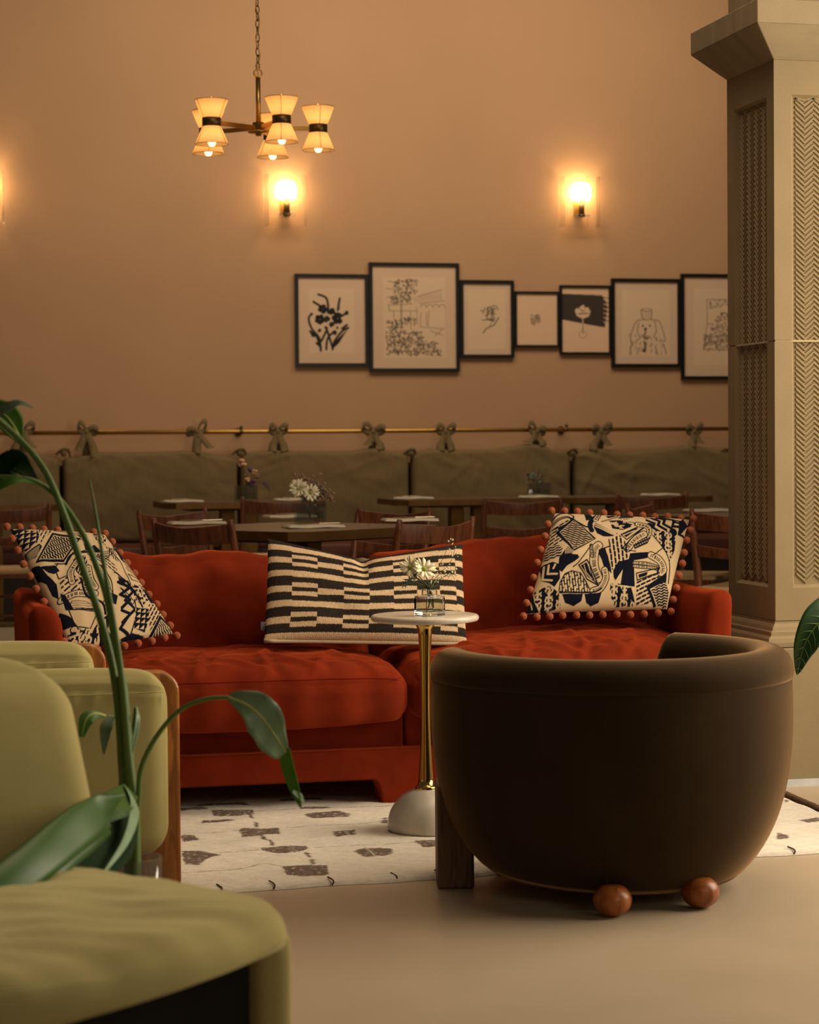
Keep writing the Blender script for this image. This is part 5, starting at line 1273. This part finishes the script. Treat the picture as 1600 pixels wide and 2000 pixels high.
# ================================================================ GREEN ARMCHAIR WITH WOODEN SIDES
def rrect(x0, x1, z0, z1, r, seg=8, rr=None):
    rr = rr or (r, r, r, r); P = []
    for (cx, cz, a0, q) in ((x1, z1, 0, rr[0]), (x0, z1, pi / 2, rr[1]), (x0, z0, pi, rr[2]), (x1, z0, 1.5 * pi, rr[3])):
        sx = -1 if cx == x1 else 1; sz = -1 if cz == z1 else 1
        for a in np.linspace(a0, a0 + pi / 2, seg): P.append((cx + sx * q + q * cos(a), cz + sz * q + q * sin(a)))
    return P
def green_armchair():
    n = atY(327, 1305, 4.98); f = atY(185, 1252, 5.72); xr_n, xr_f = n[0], f[0]; sh = (xr_f - xr_n) / .74
    t = T('armchair', 'green velvet armchair with rounded wooden side panels left of the sofa', 'armchair', (xr_n - .4, 5.35, 0)); L = .86
    for (Y, xr, ztop) in ((4.98, xr_n, n[2]), (5.72, xr_f, f[2])):
        for dy in (0,):
            V, Fc = prism(rrect(xr - L, xr + .034, .002, ztop - .012, .05, 8, (.05, .08, .02, .008)), Y + .055, Y + .105, 'xz')
            t.part('side_panel', (V, Fc), MT['oak'], smooth=False, bevel=.008)
            for side in (0,):
                hw = (L - .03) / 2; hz = (ztop - .165) / 2
                V, Fc, U = rbox((hw, .052, hz), .05, (60, 8, 40)); x, y, z = U.T
                # round the lower and upper outer corners in elevation
                R = .085; ax = np.clip(np.abs(V[:, 0]) - (hw - R), 0, None); az = np.clip(np.abs(V[:, 2]) - (hz - R), 0, None)
                D = np.hypot(ax, az); k = np.where(D > R * .999, R / np.maximum(D, 1e-6), 1.0)
                up_ = V[:, 2] > 0; k = np.where(up_, (k + 1) / 2 + .0, k)
                V[:, 0] = np.sign(V[:, 0]) * ((np.abs(V[:, 0]) - ax) + ax * k); V[:, 2] = np.sign(V[:, 2]) * ((np.abs(V[:, 2]) - az) + az * k)
                V[:, 1] -= .018 * (1 - x ** 4) * (1 - z ** 4) * (y < 0)
                zs = .80; V[:, 1] += .006 * np.exp(-((z - zs) / .02) ** 2) * (y < 0)
                V[:, 1] += .003 * np.sin(x * 120) * np.exp(-((z - zs + .10) / .07) ** 2) * (y < 0) * (x > .35)
                V[:, 2] += (z > .5) * .012 * (1 - x ** 4)
                V += (xr - hw, Y + .012, ztop - hz - .006)
                pad = t.part('arm_pad', (V, Fc), MT['green'])
                P = [(xr - hw + s * hw * .97, Y - .052 - .016 * (1 - s ** 4), ztop - .006 - hz + hz * .80) for s in np.linspace(-1, 1, 30)]
                t.part('seam', tube(P, .0015, 5), MT['green'], parent=pad)
    V, Fc, U = rbox((.36, .30, .085), .05, (24, 20, 8)); V[:, 2] += .02 * (1 - U[:, 0] ** 2) * (1 - U[:, 1] ** 2) * (U[:, 2] > 0)
    V += ((xr_n + xr_f) / 2 - .42, 5.43, .31); t.part('seat_cushion', (V, Fc), MT['green'])
    V, Fc, U = rbox((.09, .30, .26), .07, (8, 24, 20)); V[:, 0] -= (U[:, 2] + 1) * .07; V += ((xr_n + xr_f) / 2 - .74, 5.43, .50); t.part('back_cushion', (V, Fc), MT['green'])
    t.part('cross_beam', box((xr_n + xr_f) / 2 - .70, (xr_n + xr_f) / 2 - .12, 5.09, 5.77, .15, .22), MT['oak'], smooth=False)
green_armchair()

# ================================================================ NEAR GREEN LOUNGE CHAIR
def lounge_chair():
    R2 = np.array([cos(-yaw), sin(-yaw)]); F2 = np.array([sin(yaw), cos(yaw)])
    def cw(xc, zc): p = R2 * xc + F2 * zc; return p
    org = cw(-.735, 2.935); face = R2 * .64 - F2 * .77; rz = atan2(face[1], face[0]) - pi / 2      # local +y = the way the chair faces
    t = T('lounge_chair', 'large olive green velvet lounge chair in the near left corner', 'armchair', (org[0], org[1], 0), rz)
    c, s = cos(-rz), sin(-rz)
    def loc(xc, zc): p = cw(xc, zc) - org; return np.array([p[0] * c - p[1] * s, p[0] * s + p[1] * c])
    # seat pad, local x negative is the viewer's right
    hw, hd = .50, .33
    V, Fc, U = rbox((hw, hd, .045), .043, (70, 60, 12)); x, y, z = U.T
    Rp = .10; ax = np.clip(np.abs(V[:, 0]) - (hw - Rp), 0, None); ay = np.clip(np.abs(V[:, 1]) - (hd - Rp), 0, None); D = np.hypot(ax, ay); k = np.where(D > 1e-6, np.maximum(ax, ay) / np.maximum(D, 1e-6), 1)
    V[:, 0] = np.sign(V[:, 0]) * (np.abs(V[:, 0]) - ax + ax * k); V[:, 1] = np.sign(V[:, 1]) * (np.abs(V[:, 1]) - ay + ay * k)
    V[:, 1] += np.clip(y, 0, 1) * .16 * (1 - x ** 2) - .10 * np.clip(y, 0, 1) * np.clip(-x, 0, 1) ** 2 * 0
    V[:, 0] *= 1 + .0 * y
    V[:, 2] += .022 * (1 - x ** 4) * (1 - y ** 4) * (z > 0) + .018 * y + .058 * np.clip(-z, 0, 1) * np.clip((1 - x) / 2, 0, 1) ** 1.6 * (y + 1) / 2
    V[:, 2] += (z > 0) * (.006 * snoise(x * 4, y * 2.4, 1.2, .6) + .007 * np.exp(-((y + .15 - .25 * np.sin(x * 2.5)) / .07) ** 2) * (1 - x * x)) * (1 - x ** 6)
    V[:, 2] += .398
    t.part('seat_cushion', (V, Fc), MT['green'], local=True)
    # upholstered uprights at both sides and a recessed base between, its shade put into the colour
    for sx in (-1, 1):
        V, Fc, U = rbox((.032, hd - .05, .208), .028, (6, 30, 14)); V[:, 2] += .212; V[:, 0] += sx * (hw - .030); V[:, 1] += .02
        t.part('side_upright', (V, Fc), MT['green'], local=True)
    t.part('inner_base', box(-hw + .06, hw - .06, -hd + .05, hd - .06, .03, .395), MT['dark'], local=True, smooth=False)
    # backrest: thick reclined pad with round shoulders
    bw = .42
    V, Fc, U = rbox((bw, .085, .27), .08, (50, 12, 36)); x, y, z = U.T
    R = .14; ax = np.clip(np.abs(V[:, 0]) - (bw - R), 0, None); az = np.clip(V[:, 2] - (.27 - R), 0, None); D = np.hypot(ax, az); k = np.where(D > R, R / np.maximum(D, 1e-6), 1)
    V[:, 0] = np.sign(V[:, 0]) * ((np.abs(V[:, 0]) - ax) + ax * k); V[:, 2] = V[:, 2] - az + az * k
    V[:, 0] *= 1 - .09 * (z + 1) / 2
    V[:, 1] -= .14 * (z + 1) / 2; V[:, 1] += .02 * (1 - x ** 4) * (1 - z * z) * (y > 0); V[:, 2] += .012 * (1 - x * x) * (z > 0)
    q = loc(-.50, 3.62); V[:, 0] += q[0] + bw - .03; V[:, 1] += q[1] - .02; V[:, 2] += .462
    t.part('backrest', (V, Fc), MT['green'], local=True)
    return t
lounge_chair()

# ================================================================ CUT LEAVES IN A GLASS VASE
def strip_leaf(spine, wl, wr, nrm, fold=.15, seg=26, thick=.0012, wave=0.0):
    """leaf blade around a spine: half widths left and right, fold lifts the margins"""
    P = smoothpath(spine, seg); Tn = np.gradient(P, axis=0); Tn /= np.linalg.norm(Tn, axis=1)[:, None]; V = []; cols = 9
    wl = np.interp(np.linspace(0, 1, seg), np.linspace(0, 1, len(wl)), wl); wr = np.interp(np.linspace(0, 1, seg), np.linspace(0, 1, len(wr)), wr)
    nr = [np.array(n, float) for n in (nrm if isinstance(nrm[0], (list, tuple, np.ndarray)) else [nrm, nrm])]; m = len(nr)
    for i in range(seg):
        f = i / (seg - 1) * (m - 1); j = min(int(f), m - 2); n = nr[j] * (1 - (f - j)) + nr[j + 1] * (f - j)
        side = np.cross(Tn[i], n); side /= np.linalg.norm(side); n2 = np.cross(side, Tn[i])
        for k in range(cols):
            a = -1 + 2 * k / (cols - 1); w = (wl[i] if a < 0 else wr[i]) * abs(a)
            V.append(P[i] + side * w * np.sign(a) + n2 * (fold * w * abs(a) + wave * w * sin(i * .9 + (a > 0)) * abs(a)))
    Fc = [[i * cols + k, i * cols + k + 1, (i + 1) * cols + k + 1, (i + 1) * cols + k] for i in range(seg - 1) for k in range(cols - 1)]
    return (np.array(V), Fc), P
TOC = -fw        # toward the viewer side of the room
def plant():
    base = atd(258, 1700, 3.98); base = np.array([base[0], base[1], 0])
    v = T('glass_vase', 'tall clear glass cylinder vase behind the green lounge chair seat', 'vase', tuple(base))
    v.part('vase_body', lathe([(.001, .0), (.052, .0), (.055, .006), (.055, .345), (.0515, .345), (.0515, .02), (.001, .018)], 36, base), MT['thin'])
    v.part('water', lathe([(.001, .021), (.050, .021), (.050, .20), (.001, .20)], 30, base), MT['water'])
    t = T('cut_leaves', 'tall arching green stems and leaves standing in the glass cylinder vase', 'plant', tuple(base + [0, 0, .03])); D = 3.98
    q = lambda x, y, d=0: atd(x, y, D + d)
    foot = base + [0, 0, .03]
    def stem(pts, r0, r1, mt='stem', n=40):
        P = smoothpath([foot + prng((0, 0, 0), .012) * [1, 1, .2]] + pts, n); return t.part('stem', tube(P, list(np.linspace(r0, r1, n)), 10), MT[mt])
    s1 = stem([q(256, 1660), q(240, 1500), q(226, 1340), q(198, 1215), q(160, 1105), (q(125, 1005)), q(88, 920), q(42, 862), q(-12, 812, -.02)], .0085, .0055)
    s2 = stem([q(250, 1660, .02), q(237, 1480, .02), q(232, 1330, .02), q(214, 1190, .02), q(190, 1110, .02), q(160, 1040, .02), q(122, 982, .02), q(84, 948, .01), q(45, 934), q(-25, 930)], .0085, .0035)
    s3 = stem([q(264, 1660, -.02), q(248, 1450, -.02), q(238, 1330, -.02), q(222, 1215, -.02), q(204, 1110, -.02), q(190, 1020, -.02), q(175, 937, -.02)], .0100, .0015)
    s4 = stem([q(262, 1650, .03), q(238, 1540, .03), q(255, 1480, .03), q(262, 1420, .03), q(266, 1382, .03)], .008, .004)
    s5 = stem([q(265, 1650, -.03), q(270, 1560, -.03), q(276, 1500, -.03), q(305, 1440, -.03), (q(350, 1388, -.03)), q(400, 1366, -.03), q(447, 1362, -.03)], .0060, .0036)
    s6 = stem([q(262, 1650), q(252, 1500), q(245, 1400), q(238, 1320)], .014, .008)
    def leaf(par, spine, wl, wr, nrm, mt, name='leaf', rib=True, **k):
        sh, P = strip_leaf(spine, wl, wr, nrm, **k); o = t.part(name, sh, MT[mt], parent=None, solid=.0010)
        if rib: t.part('midrib', tube(P + TOC * .0012, list(np.linspace(.0032, .0008, len(P))), 6), MT['rib'], parent=o)
        return o
    px = D / F
    # drooping pale blade at right, twisting to a green tip
    leaf(s5, [q(447, 1362, -.03), q(485, 1378, -.05), q(515, 1405, -.05), q(540, 1440, -.04), q(558, 1470, -.02)], [8 * px, 34 * px, 40 * px, 22 * px, 4 * px][::1], [4 * px, 24 * px, 40 * px, 40 * px, 20 * px], (-.1, -1, .35), 'leafblue', wave=.12)
    leaf(s5, [q(548, 1462, -.02), q(560, 1500, .0), q(573, 1540, .01), q(588, 1578, .01)], [20 * px, 16 * px, 13 * px, 1 * px], [5 * px, 10 * px, 9 * px, 1 * px], (-.5, -1, .1), 'leaf', rib=False)
    leaf(s5, [q(572, 1545, .0), q(585, 1556, .01), q(594, 1568, .02)], [3 * px, 7 * px, 1 * px], [3 * px, 6 * px, 1 * px], (.3, -1, .3), 'leafpale', rib=False)
    # big rolled leaf sweeping to the lower left over the seat
    sp = smoothpath([q(258, 1548, -.06), q(215, 1590, -.45), (q(140, 1648, -.66)), q(60, 1712, -.80), q(-60, 1795, -.92)], 26); V = []; m_ = 14
    for i, p in enumerate(sp):
        T_ = (sp[min(i + 1, 25)] - sp[max(i - 1, 0)]); T_ /= np.linalg.norm(T_); a = np.cross(T_, TOC); a /= np.linalg.norm(a); b = np.cross(a, T_)
        if a[2] < 0: a = -a
        r = (.020 + .026 * min(1, i / 10)) * (1.0 - .1 * i / 25)
        for k in range(m_):
            th = radians(205 - 245 * k / (m_ - 1)); rr = r * (1 + .10 * k / m_)
            V.append(p + a * rr * sin(th) * 1.0 + (TOC - T_ * (TOC @ T_)) * rr * cos(th - pi / 2 + pi / 2) * -1 * .9)
    Fc = [[i * m_ + k, i * m_ + k + 1, (i + 1) * m_ + k + 1, (i + 1) * m_ + k] for i in range(25) for k in range(m_ - 1)]
    rl = t.part('rolled_leaf', (np.array(V), Fc), MT['leafroll'], solid=.0012)
    leaf(None, [q(262, 1590, -.1), q(222, 1648, -.38), q(150, 1700, -.58), q(40, 1755, -.70)], [10 * px, 40 * px, 40 * px, 28 * px], [10 * px, 40 * px, 34 * px, 20 * px], (0, -1, .2), 'leafdark', rib=False)
    leaf(None, [q(247, 1540, -.1), q(262, 1575, -.2), q(256, 1612, -.3), q(238, 1655, -.42), q(200, 1708, -.56)], [6 * px, 14 * px, 12 * px, 7 * px, 1 * px], [10 * px, 20 * px, 12 * px, 7 * px, 1 * px], (.5, -1, .2), 'leafpale', rib=False)
    # small folded leaves around the stem
    leaf(None, [q(205, 1398, .05), q(185, 1394, .02), q(168, 1405, .0), q(160, 1440, -.01)], [3 * px, 10 * px, 16 * px, 3 * px], [2 * px, 6 * px, 14 * px, 6 * px], (.2, -1, .3), 'leaf')
    leaf(None, [q(218, 1398, .04), q(207, 1420, .02), q(204, 1445, .01), q(203, 1474, .0)], [10 * px, 14 * px, 10 * px, 1 * px], [6 * px, 12 * px, 8 * px, 1 * px], (-.4, -1, .1), 'leafblue', rib=False)
    leaf(None, [q(266, 1380, .03), q(268, 1400, .0), q(262, 1440, -.01), q(248, 1490, -.01), q(236, 1530, 0)], [3 * px, 7 * px, 7 * px, 6 * px, 2 * px], [1 * px, 3 * px, 4 * px, 3 * px, 1 * px], (.6, -1, 0), 'leafpale', rib=False)
    # upper left leaves
    leaf(None, [q(48, 874, .01), q(36, 850, .03), q(22, 825, .04), q(5, 808, .05), q(-30, 790, .06)], [1 * px, 22 * px, 34 * px, 34 * px, 20 * px], [1 * px, 10 * px, 26 * px, 30 * px, 16 * px], (.25, -1, .35), 'leaf', fold=.15)
    leaf(None, [q(-10, 812, .0), q(16, 798, -.02), q(38, 787, -.02), q(66, 797, -.01)], [14 * px, 14 * px, 6 * px, 1 * px], [10 * px, 8 * px, 5 * px, 1 * px], (.1, -1, .6), 'leafblue', rib=False)
    leaf(None, [q(75, 945, .02), q(50, 915, .05), q(30, 900, .06), q(0, 915, .06), q(-30, 930, .06)], [3 * px, 26 * px, 34 * px, 26 * px, 10 * px], [3 * px, 14 * px, 24 * px, 24 * px, 10 * px], (.3, -1, .1), 'leafdark', rib=False)
    leaf(None, [q(72, 945, -.01), q(40, 936, -.03), q(10, 940, -.04), q(-30, 958, -.04)], [2 * px, 8 * px, 14 * px, 18 * px], [2 * px, 4 * px, 5 * px, 8 * px], (.1, -1, .7), 'leaf', rib=False)
plant()
def right_plant():
    pot = np.array([3.02, 5.75, 0.0])
    t = T('potted_plant', 'dark green striped leaf of a potted plant in front of the stone column', 'plant', tuple(pot))
    t.part('pot', lathe([(.001, 0), (.12, 0), (.15, .05), (.17, .3), (.175, .32), (.16, .32), (.15, .29), (.001, .28)], 32, pot), MT['darkoak'])
    Y = 5.60; a = lambda x, y, dy=0: atY(x, y, Y + dy)
    sp = [a(1685, 1182, .02), a(1640, 1190, -.01), a(1600, 1215, -.03), a(1570, 1262, -.02), a(1557, 1318, 0)]
    t.part('stem', tube(smoothpath([pot + [0, 0, .28], pot + [.03, -.05, .5], sp[0]], 16), .006, 8), MT['stemd'])
    px = 5.9 / F
    sh, P = strip_leaf(sp, [6 * px, 26 * px, 31 * px, 26 * px, 1 * px], [10 * px, 40 * px, 36 * px, 20 * px, 1 * px], (-.35, -1, .25), fold=.25, wave=.02)
    o = t.part('leaf', sh, MT['calathea'], solid=.001); t.part('midrib', tube(P + TOC * .002, list(np.linspace(.003, .001, len(P))), 6), MT['stem'], parent=o)
    S = []; Tn = np.gradient(P, axis=0)
    for i in range(3, 24, 2):
        tt = Tn[i] / np.linalg.norm(Tn[i]); sd = np.cross(tt, (-.35, -1, .25)); sd /= np.linalg.norm(sd)
        for s in (-1, 1): L = (24 if i > 5 else 14) * px * (1 - max(0, (i - 14) / 14)); S.append(tube([P[i] + TOC * .002, P[i] + sd * s * L * .6 + tt * L * .5 + TOC * .005, P[i] + sd * s * L + tt * L * 1.1 + TOC * .009], [.0014, .001, .0004], 4))
    t.part('vein', join(*S), MT['stem'], parent=o)
    for k in range(4):
        b = pot + np.array([.08 + .1 * k, .1 * (k % 2), .75 + .08 * k]); sp = [pot + [0, 0, .3], pot + [.05 + .03 * k, .05, .6], b, b + [.12, -.02, -.05]]
        t.part('stem', tube(smoothpath(sp[:3], 12), .005, 8), MT['stemd']); sh, P = strip_leaf([sp[2], sp[2] + [.06, 0, .05], sp[2] + [.14, 0, .04], sp[2] + [.2, 0, -.05]], [.01, .05, .05, .002], [.01, .05, .05, .002], (-.2, -1, .5), fold=.2); t.part('leaf', sh, MT['calathea'], solid=.001)
right_plant()
